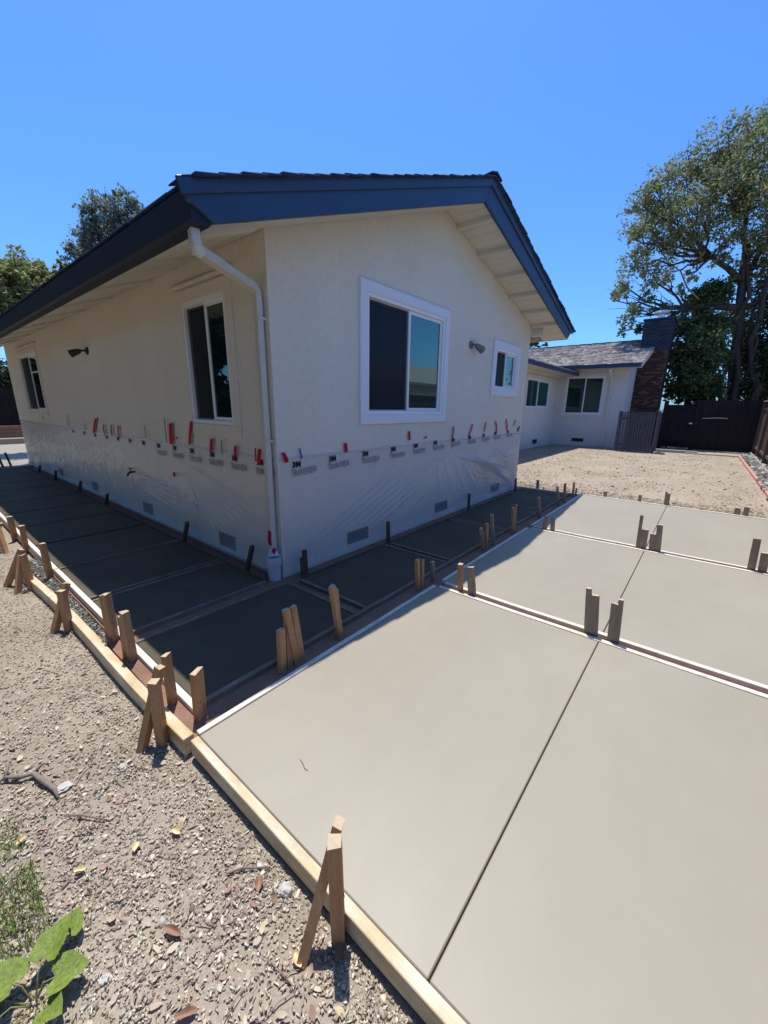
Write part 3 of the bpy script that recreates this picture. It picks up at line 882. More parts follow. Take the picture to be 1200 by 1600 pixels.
# downspout
def rect_pipe(b, pts, wd, th, side):
    """pipe with a rectangular section; side = width direction"""
    pts = [Vector(p) for p in pts]
    rings = []
    for i, p in enumerate(pts):
        d = (pts[min(i+1, len(pts)-1)] - pts[max(i-1, 0)]).normalized()
        a = (side - d*side.dot(d)).normalized()
        c = d.cross(a)
        rings.append([p+a*wd/2+c*th/2, p-a*wd/2+c*th/2, p-a*wd/2-c*th/2, p+a*wd/2-c*th/2])
    vs = [q for r in rings for q in r]
    fs = [(0, 1, 2, 3), tuple(len(vs)-4+k for k in (3, 2, 1, 0))]
    for i in range(len(rings)-1):
        for k in range(4):
            k2 = (k+1) % 4
            fs.append((i*4+k, i*4+k2, i*4+4+k2, i*4+4+k))
    b.add(vs, fs)
ds = thing('downspout', 'white rain downspout running from the navy gutter across to the near house corner and down', 'downspout', (-0.05, 0.09, 0))
SD = Vector((0.2, 1, 0)).normalized()
def dsp(name, pts, wd=0.078, th=0.055, side=SD, m='gutter_white'):
    b = MB()
    rect_pipe(b, [Vector(p)-Vector((-0.05, 0.09, 0)) for p in pts], wd, th, side)
    return b.build(name, m, ds, bevel=0.006)
dsp('elbow', [(-0.80, -0.40, 2.70), (-0.80, -0.40, 2.64), (-0.795, -0.40, 2.60), (-0.76, -0.375, 2.565)])
dsp('offset_pipe', [(-0.785, -0.385, 2.585), (-0.065, 0.085, 2.590)], side=Vector((0.5, -0.8, 0)).normalized())
dsp('elbow', [(-0.10, 0.07, 2.60), (-0.05, 0.09, 2.575), (-0.045, 0.09, 2.52)])
dsp('pipe', [(-0.042, 0.09, 2.54), (-0.042, 0.09, 0.24)])
for z in (2.35, 1.32):
    b = MB()
    b.box(-0.048+0.05-0.022, 0.05+0.045, -0.052, 0.052, z, z+0.025)
    b.build('strap', 'gutter_white', ds)
# white plastic drain adapter at the foot
dr = thing('drain_adapter', 'white plastic drain fitting at the foot of the downspout', 'pipe fitting', (-0.07, 0.05, 0))
b = MB()
b.tube([(0, 0, -0.08), (0, 0, 0.05), (0, 0, 0.125)], 0.062, 18)
b.build('pipe', 'pvc', dr, smooth=False)
b = MB()
b.tube([(0, 0, 0.122), (0, 0, 0.205)], 0.074, 18)
b.tube([(0, 0, 0.150), (0, 0, 0.165)], 0.078, 18)
b.build('collar', 'pvc', dr)
b = MB()
b.tube([(0, 0, 0.205), (0.01, 0.02, 0.245), (0.02, 0.035, 0.265)], [0.06, 0.052, 0.045], 14)
b.build('adapter_neck', 'pvc', dr)

# wall lamps
def flood_lamp(name, label, loc, out, along, m, s=1.0, droop=-0.06):
    t = thing(name, label, 'lamp', loc)
    out = Vector(out); al = Vector(along)
    b = MB()
    b.tube([Vector((0, 0, 0))*1, out*0.022*s], [0.062*s, 0.056*s], 18)
    b.build('mounting_plate', m, t, smooth=False)
    p0 = out*0.02*s
    p1 = out*0.07*s + al*0.03*s
    b = MB()
    b.tube([p0, out*0.055*s + al*0.01*s, p1], 0.016*s, 10)
    b.build('arm', m, t, smooth=True)
    d = (al*0.9 + out*0.35 + Vector((0, 0, droop*6))).normalized()
    b = MB()
    b.tube([p1, p1+d*0.03*s, p1+d*0.10*s, p1+d*0.17*s], [0.022*s, 0.040*s, 0.052*s, 0.062*s], 16, cap=False)
    h = b.build('lamp_head', m, t, smooth=True)
    b = MB()
    b.tube([p1+d*0.145*s, p1+d*0.155*s], 0.055*s, 16)
    b.build('lens', 'lens', h)
    return t
flood_lamp('wall_lamp', 'round grey wall lamp with bullet shaped head between the two gable windows', (3.63, -0.001, 2.585), (0, -1, 0), (1, 0, 0), 'lamp_grey', 0.95, droop=-0.07)
flood_lamp('wall_lamp', 'dark wall lamp with pale lens on the shaded side wall', (-0.001, 4.86, 2.45), (-1, 0, 0), (-0.6, 0.75, 0), 'bronze', 0.95, droop=-0.07)
hb = thing('hose_bib', 'dark brass garden tap poking through the film on the side wall', 'tap', (-0.001, 3.60, 0.645))
b = MB()
b.tube([(0, 0, 0), (-0.07, 0, 0), (-0.10, 0, -0.02), (-0.11, 0, -0.055)], [0.014, 0.016, 0.015, 0.017], 10)
b.build('spout', 'bronze', hb, smooth=True)
b = MB()
b.tube([(-0.055, 0, 0.01), (-0.055, 0, 0.055)], 0.007, 8)
b.tube([(-0.055, 0, 0.05), (-0.055, 0, 0.062)], 0.030, 12)
b.build('handle', 'bronze', hb)

# ------------------------------------------------------------------ plastic masking film
def crease(s, z, a, c, w_, amp):
    ax, az = a; cx, cz = c
    dx, dz = cx-ax, cz-az
    L2 = dx*dx+dz*dz
    t = max(0, min(1, ((s-ax)*dx+(z-az)*dz)/L2))
    px_, pz = ax+dx*t, az+dz*t
    d = math.hypot(s-px_, z-pz)
    return 1.7*amp*math.exp(-(d/(w_*1.1))**2)*math.sin(math.pi*min(1, max(0.04, t*0.96+0.02)))
def film(name, label, face, s0, s1, creases, base_f, nS, nZ=56, top=1.165):
    root = thing(name, label, 'plastic sheet')
    b = MB()
    for i in range(nS+1):
        s = s0+(s1-s0)*i/nS
        tp = top + 0.010*noise.noise(Vector((s*2.1, 0, 1)))
        for j in range(nZ+1):
            v = j/nZ
            z = 0.02 + (tp-0.02)*v
            fall = min(1.0, ((tp-z)/0.42)**2 + 0.04)
            d = 0.006 + fall*(0.006 + base_f(s, z))
            for a, c, w_, amp in creases:
                if min(a[0], c[0])-3*w_ < s < max(a[0], c[0])+3*w_:
                    d += fall*crease(s, z, a, c, w_, amp)
            if z < 0.10:
                d += (0.10-z)*0.5*(0.8+0.5*noise.noise(Vector((s*5, 0, 9)))) + 0.01*noise.noise(Vector((s*24, z*10, 3)))
            d = max(0.0045, d)
            b.v.append((s, -d, z) if face == 'gable' else (-d, s, z))
    for i in range(nS):
        for j in range(nZ):
            a = i*(nZ+1)+j
            b.f.append((a, a+nZ+1, a+nZ+2, a+1)); b.mi.append(0)
    b.build('plastic_film', 'film', root, smooth=True, fix=False)
    return root
def nz(s, z, f, amp, seed, sx=1.0, sz=1.0):
    return amp*noise.noise(Vector((s*f*sx, z*f*sz, seed)))
def ridg(s, z, f, amp, seed, ang):
    c, si = math.cos(ang), math.sin(ang)
    u = s*c+z*si; v_ = -s*si+z*c
    n = 1-abs(noise.noise(Vector((u*f*0.22, v_*f, seed))))*2
    return 1.5*amp*max(0, n)**3
crs = []
r2 = random.Random(3)
for k in range(9):
    o = k*0.14
    crs.append(((2.9+o*0.9, 1.02-o*0.12), (5.75, 0.42-o*0.22), 0.016, 0.017))
for k in range(7):
    o = k*0.10
    crs.append(((2.0+o, 1.0-o*0.6), (0.35+o*1.3, 0.30-o*0.28), 0.014, 0.014))
for k in range(5):
    crs.append(((4.9+0.1*k, 0.9-.05*k), (5.95, 0.25+.12*k), 0.015, 0.013))
for k in range(4):
    crs.append(((2.75+.2*k, .95), (3.0+.45*k, .15), 0.02, 0.012))
def gbase(s, z):
    f = max(0.0, 1-abs(s-4.4)/1.9)
    return nz(s, z, 1.7, 0.010, 2) + nz(s, z, 6, 0.004, 5) + ridg(s, z, 13, 0.006*f, 3, 2.75) + ridg(s, z, 9, 0.003, 8, 0.35)
fg = film('masking_film', 'clear plastic masking film taped along the lower gable wall, printed with repeated logos', 'gable', 0.02, W_-0.01, crs, gbase, 420)
crs2 = []
for k in range(9):
    crs2.append(((2.2-0.05*k, 1.0-0.03*k), (0.25+0.12*k, 0.62-0.065*k), 0.014, 0.013))
for k in range(5):
    crs2.append(((3.5+.15*k, .62-.02*k), (2.25-.05*k, .60-.09*k), 0.02, 0.012))
for k in range(5):
    crs2.append(((1.9-.1*k, .85), (1.3+.1*k, .15), 0.015, 0.010))
def sbase(s, z):
    f = max(0.0, min(1, (s-3.6)/3.0))
    pl = 0.016*f*abs(math.sin(s*9+1.7*noise.noise(Vector((s*1.3, z*1.2, 4)))*3))*max(0, 1-z*0.7)
    return nz(s, z, 1.5, 0.012, 12) + nz(s, z, 6, 0.005, 15) + ridg(s, z, 10, 0.006, 13, -0.6) + pl
fs_ = film('masking_film', 'clear plastic masking film taped along the lower side wall, pleated towards its far end', 'side', 0.02, L_-0.05, crs2, sbase, 620)
# tape strip along the top and printed marks
def text_mesh(body, size, bold=0.0, sx=1.0):
    cu = bpy.data.curves.new('printed_mark', 'FONT')
    cu.body = body
    cu.size = size
    cu.offset = bold
    cu.resolution_u = 1
    o = bpy.data.objects.new('tmp', cu)
    col.objects.link(o)
    dg = bpy.context.evaluated_depsgraph_get()
    me = bpy.data.meshes.new_from_object(o.evaluated_get(dg))
    bpy.data.objects.remove(o)
    me.transform(Matrix.Scale(sx, 4, (1, 0, 0)))
    return me
me3 = text_mesh('3M', 0.082, 0.0035)
me3.materials.clear(); me3.materials.append(M['ink'])
meT = text_mesh('TRANSVIEW', 0.098, 0.0004, 0.60)
meT.materials.clear(); meT.materials.append(M['ink_grey'])
RXg = Matrix.Rotation(R(90), 4, 'X')
def put_mark(me, name, face, s, z, parent, rot=0.0, d=0.017):
    o = bpy.data.objects.new(name, me)
    col.objects.link(o)
    o.parent = parent
    if face == 'gable':
        o.matrix_world = Matrix.Translation((s, -d, z)) @ Matrix.Rotation(-rot, 4, 'Y') @ RXg
    else:
        # text reads from the far end (left) to the near corner (right)
        o.matrix_world = Matrix.Translation((-d, s, z)) @ Matrix.Rotation(R(-90), 4, 'Z') @ Matrix.Rotation(-rot, 4, 'Y') @ RXg
    return o
for k, s in enumerate([0.19, 0.67, 1.19, 1.72, 2.21, 2.71, 3.22, 3.77, 4.29, 4.78, 5.36, 5.88]):
    z = 1.105 + 0.012*k
    put_mark(me3, 'printed_logo', 'gable', s-0.03, z-0.035, fg, 0.02+rnd.uniform(-.04, .04), 0.0125)
    if s < 5.7:
        put_mark(meT, 'printed_word', 'gable', s-0.045, z-0.120, fg, 0.03+rnd.uniform(-.02, .03), 0.0150)
for k, s in enumerate([0.27, 0.73, 1.19, 1.66, 2.12, 2.60, 3.1, 3.6, 4.1, 4.6, 5.2, 5.8, 6.5]):
    put_mark(me3, 'printed_logo', 'side', s+0.05, 1.085, fs_, rnd.uniform(-.06, .04), 0.0125)
    if k < 6:
        put_mark(meT, 'printed_word', 'side', s+0.08, 0.990, fs_, rnd.uniform(-.03, .03), 0.0150)
b = MB()
b.box(0.01, W_, -0.010, -0.003, 1.150, 1.178)
b.build('tape_strip', 'film', fg)
b = MB()
b.box(-0.010, -0.003, 0.02, L_-0.02, 1.150, 1.178)
b.build('tape_strip', 'film', fs_)

# tape tabs
def tab(label, face, s, z0, z1, wd=0.035, lean=0.0, m='red_tape', d=0.018, curl=0.004, group='tape tabs on the masking film'):
    b = MB()
    n = 5
    for i in range(n+1):
        t = i/n
        z = z0+(z1-z0)*t
        c = s + lean*(t-0.5) + 0.004*math.sin(t*5+s)
        dd = d + curl*math.sin(t*math.pi)
        for q in (-wd/2, wd/2):
            dq = dd + (0.002 if q > 0 else 0)
            b.v.append((c+q, -dq, z) if face == 'gable' else (-dq, c+q, z))
    nb = len(b.v)
    for i in range(nb):
        x, y, z = b.v[i]
        b.v.append((x, y+0.0012, z) if face == 'gable' else (x+0.0012, y, z))
    for i in range(n):
        a = 2*i
        b.f += [(a, a+1, a+3, a+2), (a+nb+2, a+nb+3, a+nb+1, a+nb), (a, a+2, a+nb+2, a+nb), (a+1, a+nb+1, a+nb+3, a+3)]
        b.mi += [0]*4
    o = b.build('tape_tab', m)
    return tag(o, label, 'tape', group)
gt = [(0.075, 1.13, 1.225, .045, -.03, 'red_tape'), (0.26, 1.15, 1.25, .018, -.01, 'blue_tape'), (0.885, 1.165, 1.265, .045, 0, 'red_tape'), (2.07, 1.23, 1.35, .040, -.01, 'red_tape'),
      (2.46, 1.235, 1.262, .06, .02, 'red_tape'), (3.22, 1.20, 1.375, .030, .01, 'red_tape'), (3.80, 1.20, 1.40, .035, .10, 'red_tape'), (4.33, 1.26, 1.42, .030, .03, 'red_tape'), (4.80, 1.22, 1.43, .040, -.09, 'red_tape'),
      (5.28, 1.25, 1.46, .040, -.08, 'red_tape'), (5.66, 1.32, 1.44, .030, .08, 'stake_dark'), (5.93, 1.25, 1.31, .05, 0, 'stake_dark')]
for k, (s, z0, z1, wd, ln, m) in enumerate(gt):
    tab('%s tape tab from the near corner on the gable wall, %s' % (ORD[k], {'red_tape': 'red', 'blue_tape': 'narrow and blue', 'stake_dark': 'small and dark'}[m]), 'gable', s, z0, z1, wd, ln, m)
st = [(0.17, 1.10, 1.255, .055, -.02, 'red_tape'), (0.30, 1.12, 1.25, .018, 0, 'red_tape'), (0.66, 1.13, 1.245, .050, -.01, 'red_tape'), (0.925, 1.14, 1.29, .018, 0, 'grey_tape'), (1.14, 1.15, 1.29, .060, -.03, 'red_tape'),
      (1.60, 1.19, 1.46, .060, -.10, 'red_tape'), (2.12, 1.16, 1.42, .085, -.05, 'red_tape'), (2.26, 1.18, 1.48, .020, -.02, 'grey_tape'), (1.97, 1.235, 1.26, .05, 0, 'red_tape'), (2.92, 1.18, 1.36, .018, -.02, 'grey_tape'),
      (3.95, 1.12, 1.32, .050, -.06, 'red_tape'), (4.25, 1.14, 1.32, .045, -.05, 'stake_dark'), (4.60, 1.15, 1.31, .05, 0, 'red_tape'), (5.05, 1.15, 1.40, .10, -.25, 'red_tape'), (5.6, 1.17, 1.3, .03, -.05, 'grey_tape'), (6.65, 1.20, 1.42, .035, -.05, 'grey_tape'), (8.6, 1.22, 1.36, .05, .06, 'grey_tape')]
for k, (s, z0, z1, wd, ln, m) in enumerate(st):
    tab('%s tape tab from the near corner on the shaded side wall, %s' % (ORD[k], {'red_tape': 'red', 'grey_tape': 'thin and greenish grey', 'stake_dark': 'small and dark'}[m]), 'side', s, z0, z1, wd, ln, m, d=0.03 if s > 0.2 else 0.075)
tab('upright red tape strip low on the downspout above the white drain fitting', 'side', 0.085, 0.32, 0.47, .045, 0, 'red_tape', d=0.078)
tab('slanted red tape strip just above the white drain fitting', 'side', 0.02, 0.225, 0.315, .055, -.05, 'red_tape', d=0.088)
tab('small red tape mark in the middle of the side wall film', 'side', 2.17, 0.745, 0.80, .06, 0, 'red_tape', d=0.03)

# ------------------------------------------------------------------ far house
fh = thing('grey_roofed_house', 'low white house with grey shingle roof and brick chimney beyond the dirt yard', 'house', (18.3, 2.9, 0))
def fb(b, name, m, bevel=0.0, fix=True, parent=None, smooth=False):
    b.v = [(x-18.3, y-2.9, z) for x, y, z in b.v]
    return b.build(name, m, fh if parent is None else parent, bevel=bevel, fix=fix, smooth=smooth)
XW, YW = 18.3, 2.9
fw2 = [(0.93, 2.56, 1.44, 3.13)]
b = MB()
wall_panel(b, 0.04, YW, -0.12, 3.62, fw2, 'side', XW)
fb(b, 'front_wall', 'stucco_far', fix=False)
fw1 = [(14.10, 16.95, 1.70, 2.87)]
b = MB()
wall_panel(b, 6.1, XW, -0.12, 3.45, fw1, 'gable', YW)
fb(b, 'wing_wall', 'stucco_far', fix=False)
b = MB()
b.add([(XW, 0.04, -0.12), (26.0, 0.04, -0.12), (26.0, 0.04, 3.45), (21.7, 0.04, 4.90), (XW, 0.04, 3.75)], [(0, 1, 2, 3, 4)])
fb(b, 'gable_wall', 'stucco_far', fix=False)
# windows are built in place and parented with an offset
def far_window(*a, **k):
    r = window(None, *a, **k)
    r.parent = fh
    r.location = (-18.3, -2.9, 0)
    return r
far_window('side', XW, *fw2[0], trim=0.13, trim_d=0.03, trim_mat='stucco_far', slide='right', fw_=0.06, glass=('glass_dark', 'glass_dark'), screen=False)
far_window('gable', YW, *fw1[0], trim=0.13, trim_d=0.03, trim_mat='stucco_far', slide='left', fw_=0.06, glass=('glass_dark', 'glass'), screen=False)
v_ = vent(None, 'side', XW, 1.755, 0.27, 0.50, 0.13); v_.parent = fh; v_.location = (-18.3, -2.9, 0)
v_ = vent(None, 'gable', YW, 15.72, 0.26, 0.55, 0.16); v_.parent = fh; v_.location = (-18.3, -2.9, 0)
# main roof (front slope, ridge along y) and wing roof
def zmain(x):
    return 3.56 + 0.335*(x-17.55) if x < 21.7 else 4.950 - 0.33*(x-21.7)
b = MB()
b.prism([(17.56, zmain(17.56)-0.03), (21.7, 4.92), (26.6, zmain(26.6)-0.03), (26.6, zmain(26.6)-0.005), (21.7, 4.945), (17.56, zmain(17.56)-0.005)], 'y', -0.45, 13.0)
fb(b, 'roof_deck', 'soffit')
b = MB()
b.box(17.50, 17.545, -0.45, 2.75, zmain(17.5)-0.16, zmain(17.5)+0.0)
fb(b, 'fascia', 'navy')
b = MB()
b.prism([(17.50, zmain(17.5)-0.17), (21.7, 4.93-0.18), (21.7, 4.955), (17.50, zmain(17.5)+0.01)], 'y', -0.49, -0.452)
fb(b, 'barge_board', 'cream_trim')
b = MB()
b.prism([(21.705, 4.93-0.28), (26.7, zmain(26.7)-0.28), (26.7, zmain(26.7)+0.01), (21.705, 4.955)], 'y', -0.50, -0.452)
fb(b, 'barge_board', 'navy')
def zwing(y):
    return 3.30 + 0.30*(y-2.15)
b = MB()
b.prism([(2.16, zwing(2.16)-0.03), (6.4, zwing(6.4)-0.03), (6.4, zwing(6.4)-0.005), (2.16, zwing(2.16)-0.005)], 'x', 7.05, 18.2)
fb(b, 'roof_deck', 'soffit')
b = MB()
b.box(7.0, 18.25, 2.05, 2.145, zwing(2.15)-0.15, zwing(2.15)+0.005)
fb(b, 'fascia', 'navy')
b = MB()
b.box(7.0, 17.9, 2.15, 2.87, 3.17, 3.19)
b.box(17.56, 18.28, -0.40, 2.75, 3.40, 3.42)
b.box(12.0, 17.9, 2.75, 2.895, 3.04, 3.17)
fb(b, 'soffit', 'soffit')
# shingles: separate small slabs, colour differs piece by piece
def far_shingles():
    V, Q = [], []
    k = 0
    def put(P):
        nonlocal k
        V.extend([(p[0]-18.3, p[1]-2.9, p[2]) for p in P])
        Q.extend([tuple(q+k*8 for q in f) for f in BOXF.tolist()])
        k += 1
    n = 22
    for i in range(n):
        lo = 17.46 + (21.7-17.46)*i/n
        hi = min(21.7, lo + 4.24/n*1.2)
        y = -0.52 + rnd.uniform(-0.01, 0.01)
        while y < 12.9:
            yn = y + rnd.uniform(0.16, 0.42)
            t = rnd.choice([0.012, 0.022, 0.03])
            zl, zh = zmain(lo), zmain(hi)
            put([(lo, y, zl), (lo, yn-0.006, zl), (hi, yn-0.006, zh), (hi, y, zh), (lo, y, zl+t+0.012), (lo, yn-0.006, zl+t+0.012), (hi, yn-0.006, zh+0.005), (hi, y, zh+0.005)])
            y = yn
    n = 22
    for i in range(n):
        lo = 2.03 + (6.4-2.03)*i/n
        hi = lo + 4.37/n*1.2
        x = 7.0
        while x < 18.2:
            if lo + 0 > 2.6 and zwing(lo) < zmain(x)-0.06 and x > 17.6:
                break
            xn = x + rnd.uniform(0.16, 0.42)
            t = rnd.choice([0.012, 0.022, 0.03])
            zl, zh = zwing(lo), zwing(hi)
            put([(x, lo, zl), (xn-0.006, lo, zl), (xn-0.006, hi, zh), (x, hi, zh), (x, lo, zl+t+0.012), (xn-0.006, lo, zl+t+0.012), (xn-0.006, hi, zh+0.005), (x, hi, zh+0.005)])
            x = xn
    return stuff(fast_mesh('shingles', np.array(V), np.array(Q), 'shingle_far', fh))
far_shingles()
b = MB()
for k in range(44):
    y = -0.53+0.3*k
    b.box(21.6, 21.8, y, y+0.29, 4.955, 4.985+0.01*(k % 2))
fb(b, 'ridge_cap', 'shingle_far')
# chimney of bricks
def brick_faces(x0, x1, y0, y1, z0, z1, name, m, mm):
    b = MB()
    b.box(x0+0.012, x1-0.012, y0+0.012, y1-0.012, z0, z1)
    fb(b, 'mortar_core', mm)
    V, Q = [], []
    k = 0
    bh, bl, g = 0.068, 0.205, 0.012
    nrow = int((z1-z0)/(bh+g))
    for r in range(nrow):
        z = z0 + r*(bh+g)
        for (axis, a0, a1, fixed, sgn) in (('y', y0, y1, x0, 1), ('x', x0, x1, y0, 1), ('y', y0, y1, x1, -1)):
            p = a0 - (bl/2 if r % 2 else 0)
            while p < a1:
                q0, q1 = max(p, a0), min(p+bl, a1)
                if q1-q0 > 0.03:
                    d0 = fixed - 0.004*sgn*rnd.random()
                    d1 = fixed + 0.03*sgn
                    lo, hi = min(d0, d1), max(d0, d1)
                    if axis == 'y':
                        P = [(lo, q0, z), (hi, q0, z), (hi, q1, z), (lo, q1, z)]
                    else:
                        P = [(q0, lo, z), (q1, lo, z), (q1, hi, z), (q0, hi, z)]
                    P = P + [(x, y, z+bh) for x, y, _ in P]
                    V.extend([(x-18.3, y-2.9, zz) for x, y, zz in P])
                    Q.extend([tuple(i+k*8 for i in f) for f in BOXF.tolist()])
                    k += 1
                p += bl+g
    return stuff(fast_mesh(name, np.array(V), np.array(Q), m, fh))
brick_faces(20.0, 21.25, -1.02, 0.03, 0.0, 4.30, 'bricks', 'brick', 'mortar')
brick_faces(19.97, 21.28, -1.05, 0.06, 4.30, 5.52, 'bricks', 'brick_navy', 'mortar_navy')
b = MB()
b.box(19.93, 21.32, -1.09, 0.10, 5.52, 5.60)
fb(b, 'chimney_crown', 'mortar_navy', bevel=0.01)
b = MB()
b.tube([(20.4, -0.50, 5.60), (20.4, -0.50, 5.80)], 0.13, 16)
b.tube([(20.4, -0.50, 5.80), (20.4, -0.50, 5.84)], [0.28, 0.26], 20)
b.tube([(20.4, -0.50, 5.84), (20.4, -0.50, 5.93), (20.4, -0.50, 5.95)], [0.30, 0.27, 0.06], 20)
fb(b, 'chimney_cap', 'metal', smooth=False)
# far downspout
b = MB()
rect_pipe(b, [Vector(p) for p in ((17.62, 0.66, 3.36), (17.64, 0.66, 3.22), (18.2, 0.66, 2.92), (18.25, 0.66, 2.8), (18.25, 0.66, 0.05))], 0.10, 0.08, Vector((0, 1, 0)))
b.v = [(x-18.25, y-0.66, z) for x, y, z in b.v]
o = b.build('downspout', 'cream_trim', bevel=0.01)
o.location = (18.25, 0.66, 0)
tag(o, 'cream downspout on the far house between its large window and the brick chimney', 'downspout')

# grey slatted screen
sc = thing('slatted_screen', 'dark grey upright slatted screen standing in front of the brick chimney', 'screen', (16.9, -0.75, 0))
for i in range(13):
    b = MB()
    y = -0.13 - i*0.093 + 0.75
    b.box(-0.012, 0.012, y-0.066, y, 0.06, 1.60)
    b.build('slat', 'slat_grey', sc)
b = MB()
b.box(0.014, 0.05, -0.62, 0.64, 0.25, 0.34); b.box(0.014, 0.05, -0.62, 0.64, 1.30, 1.39)
b.build('rail', 'slat_grey', sc)
for y in (0.66, -0.66):
    b = MB()
    b.box(-0.045, 0.045, y-0.045, y+0.045, 0, 1.64)
    b.build('post', 'slat_grey', sc, bevel=0.006)
for i in range(9):
    b = MB()
    b.box(0.06+i*0.093, 0.125+i*0.093, -0.70, -0.676, 0.06, 1.60)
    b.build('slat', 'slat_grey', sc)
b = MB()
b.box(-0.03, 0.42, -0.74, -0.60, 1.64, 1.675)
b.build('cap_board', 'fence_cap', sc)

# ------------------------------------------------------------------ fences
def board_mesh(name, wd, th, ht, m, dog=0.0):
    b = MB()
    b.prism([(-wd/2, 0), (wd/2, 0), (wd/2, ht-dog), (wd/2-dog, ht), (-wd/2+dog, ht), (-wd/2, ht-dog)], 'y', -th/2, th/2)
    o = b.build(name, m)
    return o
# right fence along y=-4.55
rf = thing('board_fence', 'brown board fence running along the right side of the yard', 'fence', (8.0, -4.62, 0))
base = board_mesh('fence_board', 0.128, 0.018, 2.0, 'fence_brown')
base.parent = rf
n = 0
x = -13.0
first = True
while x < 11.7:
    o = base if first else base.copy()
    if not first:
        col.objects.link(o)
    first = False
    o.location = (x, rnd.uniform(-0.008, 0.008), 0.04)
    o.rotation_euler = (0, rnd.uniform(-0.006, 0.006), 0)
    x += 0.134
    n += 1
for k in range(12):
    b = MB()
    xx = -13.0 + k*2.245
    b.box(xx-0.045, xx+0.045, 0.012, 0.10, -0.05, 2.02)
    b.build('post', 'fence_brown', rf)
    for z in (0.25, 1.75):
        if k < 11:
            b = MB()
            b.box(xx+0.046, xx+2.199, 0.012, 0.05, z, z+0.085)
            b.build('rail', 'fence_brown', rf)
b = MB()
b.box(-13.05, 11.75, -0.05, 0.11, 2.05, 2.085)
b.build('cap_board', 'fence_cap', rf)
b = MB()
b.box(-1.7, 11.7, 0.11, 0.15, -0.1, 0.09)
b.build('kickboard', 'fence_cap', rf)
# back fence at x = 19.75 with gate part
bf = thing('board_fence', 'dark back fence of wide boards closing the far end of the yard', 'fence', (19.75, -3.3, 0))
for i in range(13):
    b = MB()
    y = 0.70 - i*0.147
    ox = 0.011*(i % 2)
    b.box(-0.01-ox, 0.01-ox, y-0.160, y, 0.05, 2.10+rnd.uniform(-0.01, 0.01))
    b.build('fence_board', 'fence_dark', bf)
b = MB()
b.box(0.012, 0.05, -1.2, 0.75, 0.3, 0.4); b.box(0.012, 0.05, -1.2, 0.75, 1.75, 1.85)
b.build('rail', 'fence_dark', bf)
for y in (0.78, -1.26):
    b = MB()
    b.box(-0.05, 0.05, y-0.08, y+0.07, -0.05, 2.13)
    b.build('post', 'fence_dark', bf)
gt_ = thing('gate', 'narrow dark wooden side gate left of the back fence', 'gate', (19.75, -1.95, 0))
for i in range(8):
    b = MB()
    y = 0.53 - i*0.132
    ox = 0.011*(i % 2)
    b.box(-0.01+ox, 0.01+ox, y-0.146, y, 0.10, 1.92)
    b.build('gate_board', 'fence_dark', gt_)
for z in (0.3, 1.1, 1.75):
    b = MB()
    b.box(-0.045, -0.012, -0.54, 0.55, z, z+0.09)
    b.build('rail', 'fence_dark', gt_)
b = MB()
b.box(-0.06, -0.046, -0.47, -0.36, 1.12, 1.17)
b.tube([(-0.06, -0.44, 1.15), (-0.11, -0.44, 1.15), (-0.11, -0.36, 1.15)], 0.012, 8)
b.build('handle', 'metal', gt_)
b = MB()
b.box(-0.05, 0.05, 0.50, 0.66, -0.05, 2.1)
b.build('post', 'fence_dark', gt_)
b = MB()
b.tube([(0, -0.42, 0), (0, -0.1, 0.01), (0, 0.10, -0.006), (0, 0.40, -0.015)], [0.022, 0.028, 0.024, 0.02], 6)
o = b.build('loose_stick', 'fence_cap')
o.location = (19.66, -3.12, 1.39)
tag(o, 'pale stick resting sideways against the dark back fence', 'stick')

# low kerb pieces at the far edge of the dirt yard, red edging, rubble strip
b = MB()
b.box(-0.06, 0.06, -0.78, 0.78, -0.05, 0.11)
o = b.build('kerb_piece', 'old_concrete', bevel=0.015); o.location = (17.95, -2.05, 0)
tag(o, 'thick pale concrete kerb piece in front of the gate', 'kerb')
b = MB()
b.box(-0.05, 0.05, -1.0, 1.0, -0.05, 0.045)
o = b.build('kerb_piece', 'old_concrete', bevel=0.01); o.location = (17.85, -3.45, 0); o.rotation_euler = (0, 0, 0.04)
tag(o, 'low flat kerb piece in front of the dark back fence', 'kerb')
form_board('reddish wooden edging board along the right side of the dirt yard', seg((17.8, -4.10), (6.6, -4.25), 10), 0.07, 'red_edge', z0=-0.05, z1=0.055, group='edging')
n = 900
pos = np.stack([rng.uniform(6.5, 18.5, n), rng.uniform(-4.60, -4.22, n), rng.uniform(0.0, 0.03, n)], 1)
sz = rng.uniform(0.03, 0.16, (n, 1))*rng.uniform(0.5, 1, (n, 3))
stuff(tag(scatter_boxes('rubble', pos, sz, 'rubble', 0.3, 0.6), 'loose stones and rubble strewn between the red edging and the fence', 'rubble'))
n = 20000
xx = 6.45 + (17.7-6.45)*rng.uniform(0, 1, n)**1.5
pos = np.stack([xx, rng.uniform(-4.1, 2.8, n), np.full(n, -0.003)+rng.uniform(-.004, .004, n)], 1)
sz = np.stack([rng.uniform(0.010, 0.05, n), rng.uniform(0.004, 0.014, n), rng.uniform(0.002, 0.005, n)], 1)
stuff(tag(scatter_boxes('straw', pos, sz, 'straw', 0.3, 0.25), 'dry straw and wood bits scattered over the bare dirt yard', 'straw'))
n = 700
pos = np.stack([rng.uniform(6.42, 17.9, n), rng.uniform(-4.2, 2.8, n), rng.uniform(-.01, .01, n)], 1)
sz = rng.uniform(0.015, 0.05, (n, 1))*rng.uniform(0.5, 1, (n, 3))
stuff(tag(scatter_boxes('clods', pos, sz, 'straw', 0.3, 0.6), 'small dirt clods over the bare dirt yard', 'dirt'))

